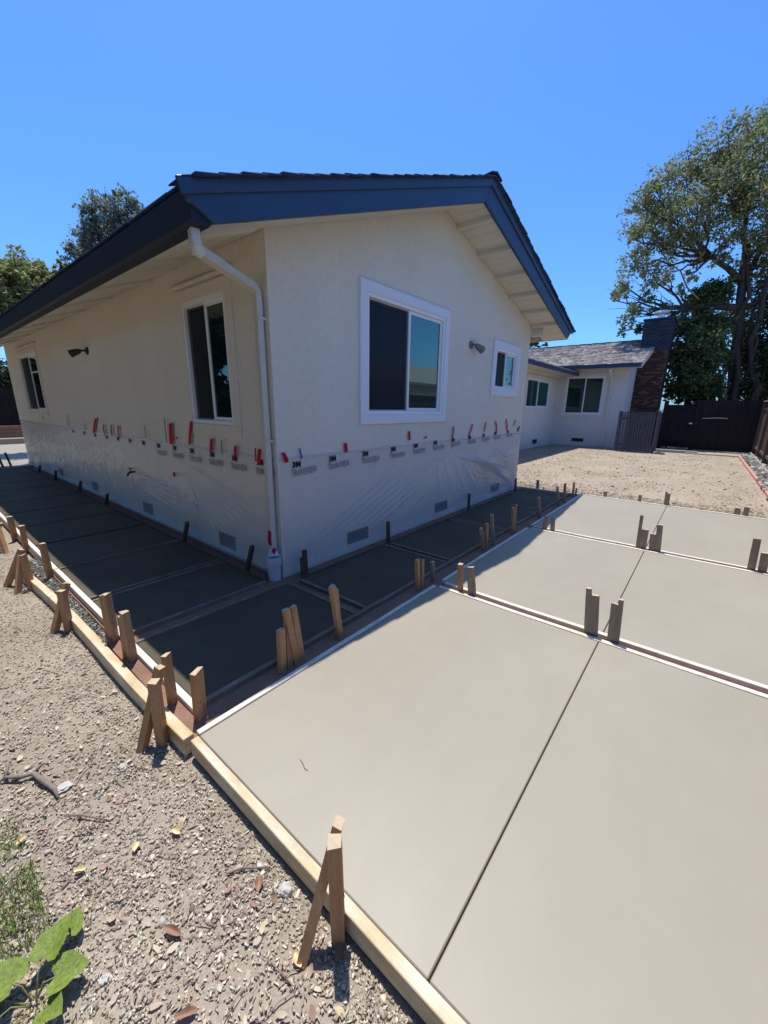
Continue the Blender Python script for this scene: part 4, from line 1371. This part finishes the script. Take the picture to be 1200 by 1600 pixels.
# pale shed roof and shrub in the gap left of the gate
sh = thing('garden_shed', 'small pale roofed shed glimpsed in the gap beside the chimney', 'shed', (24.0, -1.70, 0))
b = MB()
b.prism([(-0.65, 0), (0.65, 0), (0.65, 1.55), (0, 1.80), (-0.65, 1.55)], 'x', 0, 1.5)
b.build('wall', 'fence_dark', sh)
b = MB()
b.prism([(-0.8, 1.45), (0.0, 1.82), (0.55, 1.60), (0.55, 1.65), (0.0, 1.88), (-0.8, 1.51)], 'x', -0.3, 1.7)
b.build('roof', 'roof_pale', sh)

# ------------------------------------------------------------------ foliage
def leaf_cloud(centers, radii, per, size, squash=0.85, shell=0.5):
    """leaf quads in small clusters spread through balls"""
    V = []
    for (c, r, n) in zip(centers, radii, per):
        k = max(6, int(n/34))
        dirs = rng.normal(0, 1, (k, 3))
        dirs /= np.linalg.norm(dirs, axis=1)[:, None]
        rad = r*(shell + (1-shell)*rng.uniform(0, 1, (k, 1)))*rng.uniform(0.45, 1.12, (k, 1))
        sub = np.array(c) + dirs*rad*np.array([1, 1, squash])
        which = rng.integers(0, k, n)
        p = sub[which] + rng.normal(0, r*0.115, (n, 3))
        V.append(p)
    P = np.concatenate(V)
    n = len(P)
    s = size*rng.uniform(0.55, 1.35, n)
    q = np.array([(-0.5, 0, 0), (0, -0.27, 0.06), (0.5, 0, 0), (0, 0.27, 0.06)])
    v = q[None]*s[:, None, None]
    v = np.einsum('nij,nkj->nki', rot_mats(n, 0.9), v) + P[:, None, :]
    f = np.arange(n*4).reshape(n, 4)
    return v.reshape(-1, 3), f
def limb(b, p0, p1, r0, r1, n=6, wob=0.1, seg_=7, sag=0.0):
    p0 = Vector(p0); p1 = Vector(p1)
    L = (p1-p0).length
    pts, rs = [], []
    for i in range(n+1):
        t = i/n
        q = p0.lerp(p1, t) + Vector((rnd.uniform(-1, 1), rnd.uniform(-1, 1), rnd.uniform(-1, 1)))*wob*L*0.12*math.sin(math.pi*t)
        q.z += sag*math.sin(math.pi*t)
        pts.append(q); rs.append(r0+(r1-r0)*t)
    b.tube(pts, rs, seg_)
    return pts

def tree(name, label, cat, base, clumps, trunk_top, leaf_m, leaf_n, leaf_size, r_trunk, group=None, forks=None, shell=0.5, bark='bark', extra=None):
    t = thing(name, label, cat, base, group)
    B = Vector(base)
    b = MB()
    TT = Vector(trunk_top)
    tp = limb(b, (0, 0, -0.1), TT-B, r_trunk, r_trunk*0.55, 7, 0.15, 9)
    b.build('trunk', bark, t, smooth=True)
    fk = [Vector(f) for f in (forks or [trunk_top])]
    b = MB()
    for f in fk:
        st_ = min(tp, key=lambda p: (p+B-f).length)
        if (f-TT).length > 0.3:
            limb(b, st_, f-B, r_trunk*0.5, r_trunk*0.28, 6, 0.2)
    for c, r in clumps:
        C = Vector(c)
        f = min(fk, key=lambda p: (p-C).length)
        pts = limb(b, f-B, C-B, r_trunk*0.22, 0.02, 6, 0.5, 5, sag=-0.05*(C-f).length)
        for _ in range(4):
            a = pts[rnd.randint(2, 5)]
            e = C-B + Vector((rnd.uniform(-1, 1), rnd.uniform(-1, 1), rnd.uniform(-.8, 1)))*r*0.85
            limb(b, a, e, r_trunk*0.07+0.008, 0.006, 4, 0.5, 4)
    b.build('limbs', bark, t, smooth=True)
    tot = sum(r**2 for _, r in clumps)
    v, f = leaf_cloud([tuple(Vector(c)-B) for c, _ in clumps], [r for _, r in clumps], [max(40, int(leaf_n*r*r/tot)) for _, r in clumps], leaf_size, shell=shell)
    o = fast_mesh('foliage', v, f, leaf_m, t)
    return t

def cam_pt(u, v, dist):
    """world point seen at photo pixel u,v at a horizontal distance - used to read the crown outline"""
    d = fw + rt2*((u-600)/611.8) - up2*((v-800)/611.8)
    h = math.hypot(d.x, d.y)
    return tuple(Vector((-2.1946, -3.0642, 1.65)) + d*(dist/h))
def clump_px(lst):
    out = []
    for u, v, rp, d in lst:
        out.append((cam_pt(u, v, d), rp*d/611.8*1.08))
    return out
big = clump_px([(978, 452, 22, 23), (985, 492, 20, 23.5), (1000, 515, 14, 24), (972, 518, 12, 24), (1042, 520, 14, 24), (1052, 545, 10, 24.5), (962, 470, 14, 24), (1010, 465, 18, 24), (990, 410, 26, 24), (988, 372, 18, 23), (1003, 352, 28, 25), (1000, 318, 20, 24), (1022, 305, 26, 24), (1052, 285, 30, 25), (1085, 255, 30, 25), (1122, 238, 28, 26),
                (1157, 214, 28, 26), (1192, 192, 28, 27), (1035, 345, 32, 26), (1062, 325, 32, 24), (1100, 300, 34, 27), (1140, 280, 36, 25), (1180, 250, 40, 26), (1030, 390, 26, 25), (1062, 375, 26, 24),
                (1100, 345, 30, 25), (1145, 330, 34, 26), (1190, 320, 38, 25), (1020, 430, 22, 24), (1045, 425, 20, 26), (1090, 385, 24, 26), (1140, 372, 24, 25), (1190, 375, 28, 26), (1030, 480, 15, 24), (1055, 500, 17, 25),
                (1130, 412, 16, 25), (1062, 452, 12, 25), (1235, 232, 44, 27), (1240, 310, 55, 26), (1240, 400, 40, 26), (1285, 275, 50, 28), (1195, 415, 16, 26), (1080, 430, 12, 26)])
tree('large_tree', 'tall spreading tree with many dark stems rising behind the back fence', 'tree', (23.8, -3.75, 0), big, cam_pt(1160, 440, 26), 'leaves_big', 36000, 0.145, 0.30,
     forks=[cam_pt(1110, 470, 25.5), cam_pt(1160, 420, 26), cam_pt(1165, 330, 26), cam_pt(1075, 480, 25), cam_pt(1190, 470, 26), cam_pt(1110, 400, 25.5), cam_pt(1210, 360, 27)], shell=0.35)
st_b = MB()
stems = thing('tree_stems', 'bundle of bare slender trunks standing together behind the back fence', 'tree', (23.4, -3.4, 0))
for u0, u1, v1, r in ((1128, 1108, 455, .17), (1140, 1128, 500, .12), (1150, 1170, 380, .15), (1172, 1200, 430, .19), (1185, 1178, 480, .10), (1120, 1090, 500, .10)):
    p0 = Vector(cam_pt(u0, 640, 25.6)); p0.z = 0
    b = MB()
    limb(b, p0-Vector((23.4, -3.4, 0)), Vector(cam_pt(u1, v1, 25.8))-Vector((23.4, -3.4, 0)), r, r*0.5, 8, 0.35, 8)
    b.build('stem', 'bark', stems, smooth=True)
for (u0, v0, u1, v1, r) in ((1092, 468, 1030, 385, .04), (1100, 498, 1132, 510, .05), (1112, 480, 1108, 500, .055), (1060, 500, 1080, 485, .03)):
    b = MB()
    limb(b, Vector(cam_pt(u0, v0, 25.0))-Vector((23.4, -3.4, 0)), Vector(cam_pt(u1, v1, 25.0))-Vector((23.4, -3.4, 0)), r, r*0.5, 4, 0.3, 6)
    b.build('bare_branch', 'bark_light', stems, smooth=True)
tree('bushy_tree', 'dark dense bushy tree beyond the back fence just right of the brick chimney', 'tree', (23.5, -1.6, 0),
     clump_px([(1056, 612, 16, 24), (1082, 592, 28, 23.6), (1066, 565, 22, 24.4), (1092, 545, 30, 24), (1078, 515, 20, 25), (1112, 505, 20, 25), (1112, 560, 20, 24.6), (1100, 470, 22, 26), (1125, 455, 18, 26), (1100, 612, 24, 24)]),
     cam_pt(1090, 590, 24), 'leaves_mid', 22000, 0.17, 0.20, group='shrubs beyond the back fence')
tree('bushy_tree', 'shaded leafy tree filling the right picture edge behind the fence corner', 'tree', (25.0, -4.8, 0),
     clump_px([(1175, 560, 34, 27.5), (1210, 520, 44, 27), (1205, 590, 40, 26.6), (1225, 450, 40, 27.5), (1160, 610, 26, 27), (1250, 560, 50, 27), (1150, 500, 24, 28)]),
     cam_pt(1205, 590, 27), 'leaves_dark', 20000, 0.17, 0.20, group='shrubs beyond the back fence')
tree('garden_shrub', 'bright green shrub seen through the gap between slatted screen and gate', 'shrub', (21.6, -1.55, 0),
     [((21.6, -1.5, 0.6), 0.45), ((21.7, -1.75, 0.9), 0.4), ((21.6, -1.4, 0.3), 0.35)], (21.6, -1.55, 0.7), 'leaves_yellow', 2500, 0.09, 0.03)
tree('grey_green_tree', 'grey green tree with upright twigs rising behind the left roof slope', 'tree', (4.4, 16.0, 0),
     clump_px([(150, 350, 24, 20), (178, 330, 26, 20), (205, 335, 24, 20.5), (228, 355, 18, 20.5), (130, 380, 20, 20), (165, 375, 32, 20.5), (200, 380, 32, 20), (130, 410, 20, 20), (160, 425, 34, 20), (205, 420, 34, 20.5), (240, 395, 24, 20),
               (145, 325, 10, 20), (183, 305, 9, 20), (112, 388, 9, 20), (160, 470, 36, 20.4), (200, 470, 30, 20), (235, 345, 8, 20), (210, 318, 9, 20), (170, 310, 8, 20)]),
     (4.5, 15.9, 5.2), 'leaves_grey', 19000, 0.13, 0.18, shell=0.4)
tree('yellow_green_tree', 'yellowish green leafy tree at the left picture edge behind the eave', 'tree', (1.4, 15.0, 0),
     clump_px([(20, 425, 24, 18), (50, 430, 22, 18.4), (85, 430, 16, 18), (95, 455, 18, 18), (60, 460, 30, 18), (20, 465, 32, 18.2), (0, 430, 20, 18), (30, 500, 30, 18), (-20, 450, 34, 18), (95, 415, 8, 18), (85, 475, 18, 18.4), (-20, 500, 30, 18)]),
     (1.3, 14.9, 4.4), 'leaves_yellow', 22000, 0.13, 0.16, shell=0.4)
tree('distant_tree', 'small distant tree top showing above the far roof beside the white house', 'tree', (27.0, 9.5, 0),
     clump_px([(828, 534, 7, 34), (838, 537, 5, 34), (852, 538, 4, 34), (820, 540, 8, 34)]), cam_pt(835, 545, 34), 'leaves_dark', 2500, 0.16, 0.14)
# unseen trees mirrored in the side windows, made tall and close to block skylight
for k, (x, y) in enumerate(((-5.0, -1.0), (-5.1, 2.8), (-5.2, 6.6), (-5.1, 10.6), (-5.2, 14.6), (-5.4, 18.6))):
    cl = []
    for i in range(20):
        zz = 0.9+rnd.uniform(0, 9.0)
        cl.append(((x+rnd.uniform(-0.9, 0.35)+(0.4 if zz > 3 else 0), y+rnd.uniform(-2.0, 2.0), zz), rnd.uniform(0.95, 1.35)))
    tree('offscreen_tree', 'unseen dark tree mirrored in side windows, enlarged to block skylight, %s from the near end' % ORD[k], 'tree', (x, y, -0.1), cl, (x, y, 3.2), 'leaves_dark', 11000, 0.34, 0.16, group='trees mirrored in the side windows')

cl = [((-5.5+rnd.uniform(-3, 3), 34+rnd.uniform(-3, 4), rnd.uniform(1.2, 8.5)), rnd.uniform(1.8, 2.6)) for i in range(16)]  # unseen tree added to darken the reflection in the farther side window
tree('offscreen_tree', 'large dark tree added beyond the far slab, mirrored in the farther side window', 'tree', (-5.5, 34.0, -0.1), cl, (-5.5, 34.0, 4.0), 'leaves_dark', 14000, 0.45, 0.25)
# neighbour house seen mirrored in the gable window
nb = thing('neighbour_house', 'neighbouring house beyond the fence, mirrored in the large gable window', 'house', (7.0, -12.0, 0))
b = MB()
b.box(-7.5, 22.0, -3.0, 3.0, -0.1, 2.75)
b.build('wall', 'stucco_far', nb)
b = MB()
b.prism([(-3.5, 2.72), (3.5, 2.72), (3.5, 2.85), (0, 4.15), (-3.5, 2.85)], 'x', -8.0, 22.6)
b.build('roof', 'shingle_far', nb)
b = MB()
b.box(-2.5, -0.6, 3.0, 3.04, 1.0, 2.2)
b.build('window', 'glass_dark', nb)

# ------------------------------------------------------------------ left far end
b = MB()
b.box(-6, 7, -0.10, 0.10, -0.1, 0.20)
o = b.build('kerb', 'concrete', bevel=0.02); o.location = (0, 19.2, 0)
tag(o, 'low white kerb beyond the bright slab at the left picture edge', 'kerb')
pw = thing('planter_wall', 'low reddish brick planter wall at the far left end of the side path', 'wall', (0.0, 22.0, 0))
for r in range(4):
    for k in range(16):
        b = MB()
        x = -2.0 + k*0.42 + (0.21 if r % 2 else 0)
        b.box(x, x+0.41, -0.12, 0.12, -0.1+r*0.17, 0.06+r*0.17)
        b.build('brick', 'clay', pw)
lf = thing('board_fence', 'dark fence in deep shade at the far left behind the planter', 'fence', (0.0, 24.0, 0))
for k in range(30):
    b = MB()
    oy = 0.022*(k % 2)
    b.box(-3.0+k*0.2, -2.78+k*0.2, -0.01+oy, 0.01+oy, 0, 2.3)
    b.build('fence_board', 'fence_dark', lf)
b = MB(); b.box(-3.0, 3.0, -0.05, -0.012, 1.6, 1.7); b.build('rail', 'fence_dark', lf)
tree('hedge_tree', 'dark hedge tree above the fence at the far left picture edge', 'tree', (0.6, 26.0, 0), [((0.0, 26, 2.6), 1.4), ((1.2, 26, 3.0), 1.5), ((-1.5, 26, 2.6), 1.4), ((2.5, 26, 2.6), 1.4)], (0.6, 26, 2.2), 'leaves_dark', 9000, 0.2, 0.15)
tree('garden_shrub', 'small bright green shrub beside the house at the left picture edge', 'shrub', (-0.30, 14.6, 0), [((-0.30, 14.6, 1.15), 0.30), ((-0.42, 14.5, 0.85), 0.30), ((-0.35, 14.6, 0.6), 0.25)], (-0.33, 14.6, 0.9), 'leaves_yellow', 1500, 0.07, 0.02)

# ------------------------------------------------------------------ near ground litter
def gz(x, y):
    return ground_height(x, y)
def near_points(n, x0, x1, y0, y1, pw_=1.0):
    xs_ = rng.uniform(x0, x1, n)
    ys_ = y0 + (y1-y0)*rng.uniform(0, 1, n)**pw_
    zs = np.array([gz(float(a), float(c)) for a, c in zip(xs_, ys_)])
    return np.stack([xs_, ys_, zs], 1)
p1 = near_points(150000, -3.0, -1.56, -3.0, 5.0, 1.6)
msk = np.array([noise.noise(Vector((float(a)*2.3, float(c)*2.3, 4))) + 0.5*noise.noise(Vector((float(a)*7, float(c)*7, 1))) for a, c in p1[:, :2]])
p1 = p1[(msk + rng.uniform(-0.35, 0.35, len(msk)) - 0.16*np.clip(p1[:, 1]+1.2, 0, 3)) > -0.12]
s_ = np.clip(rng.lognormal(-5.62, 0.52, (len(p1), 1)), 0.0018, 0.020)
sz = s_*rng.uniform(0.6, 1.25, (len(p1), 3))*np.array([1.25, 1.0, 0.6])
p1[:, 2] += sz[:, 2]*0.3
stuff(tag(scatter_boxes('wood_chips', p1, sz, 'chips', 0.3, 0.5), 'loose dirt crumbs and wood chips covering the sunlit side yard', 'gravel'))
p1c = near_points(24000, -3.0, -1.56, -3.0, 4.0, 1.7)
sz = np.stack([rng.uniform(0.004, 0.016, len(p1c)), rng.uniform(0.0025, 0.007, len(p1c)), rng.uniform(0.0008, 0.002, len(p1c))], 1)
p1c[:, 2] += 0.006
stuff(tag(scatter_boxes('wood_shavings', p1c, sz, 'litter_pale', 0.3, 0.35), 'pale wood shavings and bark flakes mixed into the side yard dirt', 'shavings'))
p1b = near_points(9000, -1.56, -1.445, -1.0, 2.6, 1.3)
p1b[:, 2] = -0.075 + rng.uniform(-.01, .012, len(p1b))
sz = np.clip(rng.lognormal(-4.9, 0.4, (len(p1b), 1)), 0.003, 0.02)*rng.uniform(0.6, 1.2, (len(p1b), 3))
stuff(tag(scatter_boxes('gravel', p1b, sz, 'rubble', 0.3, 0.6), 'grey gravel filling the gap between the two left form boards', 'gravel'))
# leaf litter : thin curled quads strips
def litter(n, x0, x1, y0, y1, lo, hi, m, name, label, pw_=1.0):
    P = near_points(n, x0, x1, y0, y1, pw_)
    P[:, 2] += 0.010
    q = []
    for i, tx in enumerate((-0.5, -0.2, 0.2, 0.5)):
        wv = (0.03, 0.26, 0.24, 0.02)[i]
        zc = (0.10, 0.0, 0.02, 0.16)[i]
        q += [(tx, -wv, zc+0.08), (tx, 0, zc), (tx, wv, zc+0.07)]
    q = np.array(q)
    v = q[None]*rng.uniform(lo, hi, n)[:, None, None]*np.stack([np.ones(n), rng.uniform(0.4, 1.2, n), rng.uniform(-1, 1.6, n)], 1)[:, None, :]
    v = np.einsum('nij,nkj->nki', rot_mats(n, 0.28), v) + P[:, None, :]
    fl = []
    for i in range(3):
        for j in range(2):
            a = i*3+j
            fl.append((a, a+3, a+4, a+1))
    f = (np.array(fl)[None] + (np.arange(n)*12)[:, None, None]).reshape(-1, 4)
    return stuff(tag(fast_mesh(name, v.reshape(-1, 3), f, m, smooth=True), label, 'leaves'))
litter(5200, -2.9, -1.60, -3.0, 3.4, 0.006, 0.022, 'litter', 'leaf_litter', 'small dry leaf scraps scattered over the sunlit side yard', 1.5)
litter(420, -2.8, -1.60, -2.9, 0.4, 0.020, 0.042, 'litter', 'dry_leaves', 'curled dry leaves lying on the side yard dirt', 1.2)
# thin twigs as litter
tw = MB()
for k in range(110):
    x = rnd.uniform(-2.8, -1.65); y = -2.9 + 3.6*rnd.random()**1.3
    a = rnd.uniform(0, math.pi); L = rnd.uniform(0.03, 0.14)
    z = gz(x, y)+0.010
    tw.tube([(x, y, z), (x+math.cos(a)*L*.5, y+math.sin(a)*L*.5+.006, z+.008), (x+math.cos(a)*L, y+math.sin(a)*L, z+.003)], [.0016, .002, .001], 4)
stuff(tag(tw.build('small_twigs', 'twig', fix=False), 'thin dry twigs lying on the side yard dirt', 'twigs'))
# single pieces
def at_ground(x, y, dz=0.0):
    return (x, y, gz(x, y)+dz)
tw = thing('fallen_branch', 'short crooked grey branch on the dirt at the left picture edge', 'branch', at_ground(-2.10, -0.86))
b = MB()
b.tube([(-0.13, 0.10, .01), (-0.08, 0.10, .035), (-0.03, 0.045, .035), (0.01, 0.03, .03), (0.03, -0.05, .03), (0.055, -0.14, .022), (0.055, -0.19, .012)], [.004, .007, .009, .011, .012, .010, .005], 8)
b.build('stem', 'twig', tw, smooth=True)
b = MB()
b.tube([(-0.08, 0.10, .035), (-0.06, 0.155, .045), (-0.065, 0.17, .05)], [.008, .006, .003], 6)
b.tube([(0.01, 0.03, .03), (0.05, 0.045, .045), (0.07, 0.03, .04)], [.009, .006, .003], 6)
b.build('side_twig', 'twig', tw, smooth=True)
for lb, x, y, ang, L in (('long thin pale twig lying left of the foreground leaves', -2.05, -1.17, -0.95, .22), ('thin forked twig in the middle of the side yard dirt', -1.93, -1.03, 1.1, .18), ('brown twig stub close to the foreground stakes', -1.72, -1.93, -0.7, .16)):
    b = MB()
    c, s = math.cos(ang), math.sin(ang)
    b.tube([(0, 0, .012), (c*L*.4, s*L*.4+.008, .018), (c*L*.7, s*L*.7, .014), (c*L, s*L-.006, .01)], [.0035, .0045, .0035, .002], 6)
    b.tube([(c*L*.4, s*L*.4+.008, .018), (c*L*.55+.02, s*L*.5+.03, .02)], [.003, .0015], 5)
    o = b.build('twig', 'twig', smooth=True); o.location = at_ground(x, y)
    tag(o, lb, 'twig')
def rock(label, x, y, s, m='rock', sq=0.7):
    bm = bmesh.new()
    bmesh.ops.create_icosphere(bm, subdivisions=3, radius=s)
    sd_ = rnd.random()*50
    for v in bm.verts:
        n = noise.noise(v.co*(1.3/s)+Vector((sd_, 0, 0)))*0.45 + noise.noise(v.co*(3.5/s)+Vector((0, sd_, 0)))*0.2
        v.co *= 1+n
        v.co.z *= sq
    me = bpy.data.meshes.new('stone')
    bm.to_mesh(me); bm.free()
    me.materials.append(M[m])
    o = bpy.data.objects.new('stone', me)
    col.objects.link(o)
    o.location = at_ground(x, y, s*0.3)
    return tag(o, label, 'stone')
rock('chalky white stone against the yellow form board above the foreground stakes', -1.60, -2.14, 0.026, sq=0.8)
rock('flat pale stone in the dirt right of the crooked branch', -2.015, -1.00, 0.030, sq=0.35)
rock('small white pebble left of the foreground at the lower picture edge', -2.11, -1.90, 0.013)
rock('pale lump of dried mortar beside the crossed stakes at the slab corner', -1.80, -1.10, 0.02, sq=0.6)
def big_leaf(label, x, y, L, wd, m, ang, curl=0.95, dz=0.012):
    b = MB()
    n = 8
    for i in range(n+1):
        t = i/n
        ww = wd*math.sin(math.pi*min(1, t*0.93+0.05))**0.75
        for q in (-1, -0.5, 0, 0.5, 1):
            px_ = (t-0.5)*L
            py_ = q*ww*0.5
            pz_ = curl*abs(q)**1.5*ww*0.7 + 0.25*curl*L*(t-0.5)**2*2 + 0.002*math.sin(9*t+q*3)
            b.v.append((px_, py_, pz_))
    nb_ = len(b.v)
    b.v += [(x_, y_, z_-0.0008) for x_, y_, z_ in b.v]
    for i in range(n):
        for j in range(4):
            a = i*5+j
            b.f += [(a, a+5, a+6, a+1), (a+nb_, a+1+nb_, a+6+nb_, a+5+nb_)]; b.mi += [0, 0]
    o = b.build('fallen_leaf', m, smooth=True, fix=False)
    o.location = at_ground(x, y, dz)
    o.rotation_euler = (rnd.uniform(-.2, .2), rnd.uniform(-.2, .2), ang)
    return tag(o, label, 'leaf', 'single fallen leaves')
for lb, x, y, L, wd, m, a in (
        ('curled rusty brown leaf below the middle of the side yard dirt', -1.925, -1.955, .075, .024, 'leaf_brown', -1.2),
        ('rusty brown curled leaf at the bottom picture edge', -1.985, -2.185, .065, .022, 'leaf_brown', -0.6),
        ('pale yellow oval leaf left of the foreground stake foot', -1.70, -2.335, .045, .028, 'leaf_yellow', 1.3),
        ('pale yellow oval leaf upper middle of the dirt beside the yellow form board', -1.77, -1.62, .045, .028, 'leaf_yellow', 1.8),
        ('orange brown leaf lying by the foot of the foreground stakes', -1.60, -2.42, .05, .03, 'leaf_brown', 0.3),
        ('small yellow leaf near the green grass tuft', -2.19, -1.17, .035, .025, 'leaf_yellow', 0.4),
        ('yellow leaf right of the green grass tuft', -2.07, -1.48, .04, .025, 'leaf_yellow', -0.6),
        ('tan broad leaf between grass tuft and rusty curled leaf', -1.90, -1.55, .04, .03, 'leaf_yellow', 0.9),
        ('reddish dry leaf beside the chalky white stone', -1.66, -2.06, .05, .03, 'leaf_brown', 0.8)):
    big_leaf(lb, x, y, L, wd, m, a)

# grass tufts
def grass(x0, x1, y0, y1, n, name, label, hmax):
    P = near_points(n, x0, x1, y0, y1)
    h = rng.uniform(0.35, 1.0, n)*hmax
    a = rng.uniform(0, 2*np.pi, n)
    ln = rng.uniform(0.1, 0.9, n)*h
    wv = rng.uniform(0.0012, 0.003, n)
    dx, dy = np.cos(a), np.sin(a)
    V = np.zeros((n, 6, 3))
    for i, t in enumerate((0, 0.55, 1.0)):
        wk = wv*(1-0.85*t)
        cx = P[:, 0]+dx*ln*t*t; cy = P[:, 1]+dy*ln*t*t; cz = P[:, 2]+h*t
        V[:, 2*i] = np.stack([cx-dy*wk, cy+dx*wk, cz], 1)
        V[:, 2*i+1] = np.stack([cx+dy*wk, cy-dx*wk, cz], 1)
    f = (np.array([(0, 1, 3, 2), (2, 3, 5, 4)])[None] + (np.arange(n)*6)[:, None, None]).reshape(-1, 4)
    return stuff(tag(fast_mesh(name, V.reshape(-1, 3), f, 'blade'), label, 'grass'))
grass(-2.50, -2.18, -1.62, -1.28, 1200, 'grass', 'green grass tuft at the left picture edge above the broad ivy leaves', 0.06)
grass(-2.45, -2.19, -1.22, -1.02, 500, 'grass', 'thin grass patch at the left picture edge below the crooked branch', 0.035)
grass(-2.50, -1.95, -2.1, -1.5, 260, 'grass', 'sparse grass blades between dry leaves in the lower left corner', 0.03)

# ivy plant with lobed leaves
iv = thing('ivy_plant', 'ivy plant with broad bright green lobed leaves in the lower left corner', 'plant', at_ground(-2.26, -1.76))
def ivy_leaf(x, y, z, s, ang, tilt, roll_):
    b = MB()
    out = [(0.0, 0.0), (0.20, -0.16), (0.40, -0.12), (0.50, 0.06), (0.47, 0.26), (0.42, 0.44), (0.30, 0.62), (0.15, 0.80), (0.0, 0.95), (-0.15, 0.80), (-0.30, 0.62), (-0.44, 0.44), (-0.49, 0.26), (-0.50, 0.06), (-0.40, -0.12), (-0.20, -0.16)]
    b.v.append((0, 0.22, -0.05))
    for k, (a, c) in enumerate(out):
        m_ = 0.5
        b.v.append((a*m_, 0.22+(c-0.22)*m_, -0.02+0.14*abs(a)))
    for k, (a, c) in enumerate(out):
        b.v.append((a, c, 0.34*abs(a)*(0.7+0.3*math.sin(k*2.4)) - 0.22*max(0, c-0.4)))
    n = len(out)
    for k in range(n):
        k2 = (k+1) % n
        b.f.append((0, 1+k, 1+k2)); b.mi.append(0)
        b.f.append((1+k, 1+n+k, 1+n+k2, 1+k2)); b.mi.append(0)
    o = b.build('leaf', 'ivy', iv, smooth=True, fix=False)
    o.scale = (s, s, s)
    o.location = (x, y, z)
    o.rotation_euler = (tilt, roll_, ang)
    return o
for (x, y, z, s, ang, ti, ro) in ((-0.03, 0.02, .075, .10, 0.5, .35, .1), (0.05, 0.015, .085, .105, -0.9, .25, -.2), (0.055, -0.055, .070, .095, -2.1, .2, .15), (0.02, -0.10, .05, .075, -2.7, .4, .1),
                                  (-0.09, -0.03, .06, .085, 1.7, .3, .1), (0.11, 0.06, .05, .07, -0.7, .2, .4), (-0.06, -0.16, .065, .10, 2.9, .35, -.2), (0.0, -0.21, .05, .085, -2.4, .3, .2), (-0.13, 0.08, .05, .09, .9, .3, 0), (-0.12, -0.12, .05, .09, 2.2, .3, 0)):
    ivy_leaf(x, y, z, s, ang, ti, ro)
    b = MB()
    b.tube([(0, -0.03, -0.01), (x*0.5, y*0.5, z*0.7), (x, y, z)], [.0025, .002, .0016], 5)
    b.build('stem', 'leaves_yellow', iv, smooth=True)

# a hair-like crack mark of debris on the slab
b = MB()
b.tube([(-1.262, -1.81, .003), (-1.268, -1.835, .004), (-1.28, -1.865, .003), (-1.279, -1.885, .003)], [.0012, .0018, .0016, .001], 5)
tag(b.build('dry_stem', 'twig'), 'tiny dark dry stem lying on the fresh concrete of the main slab', 'twig')
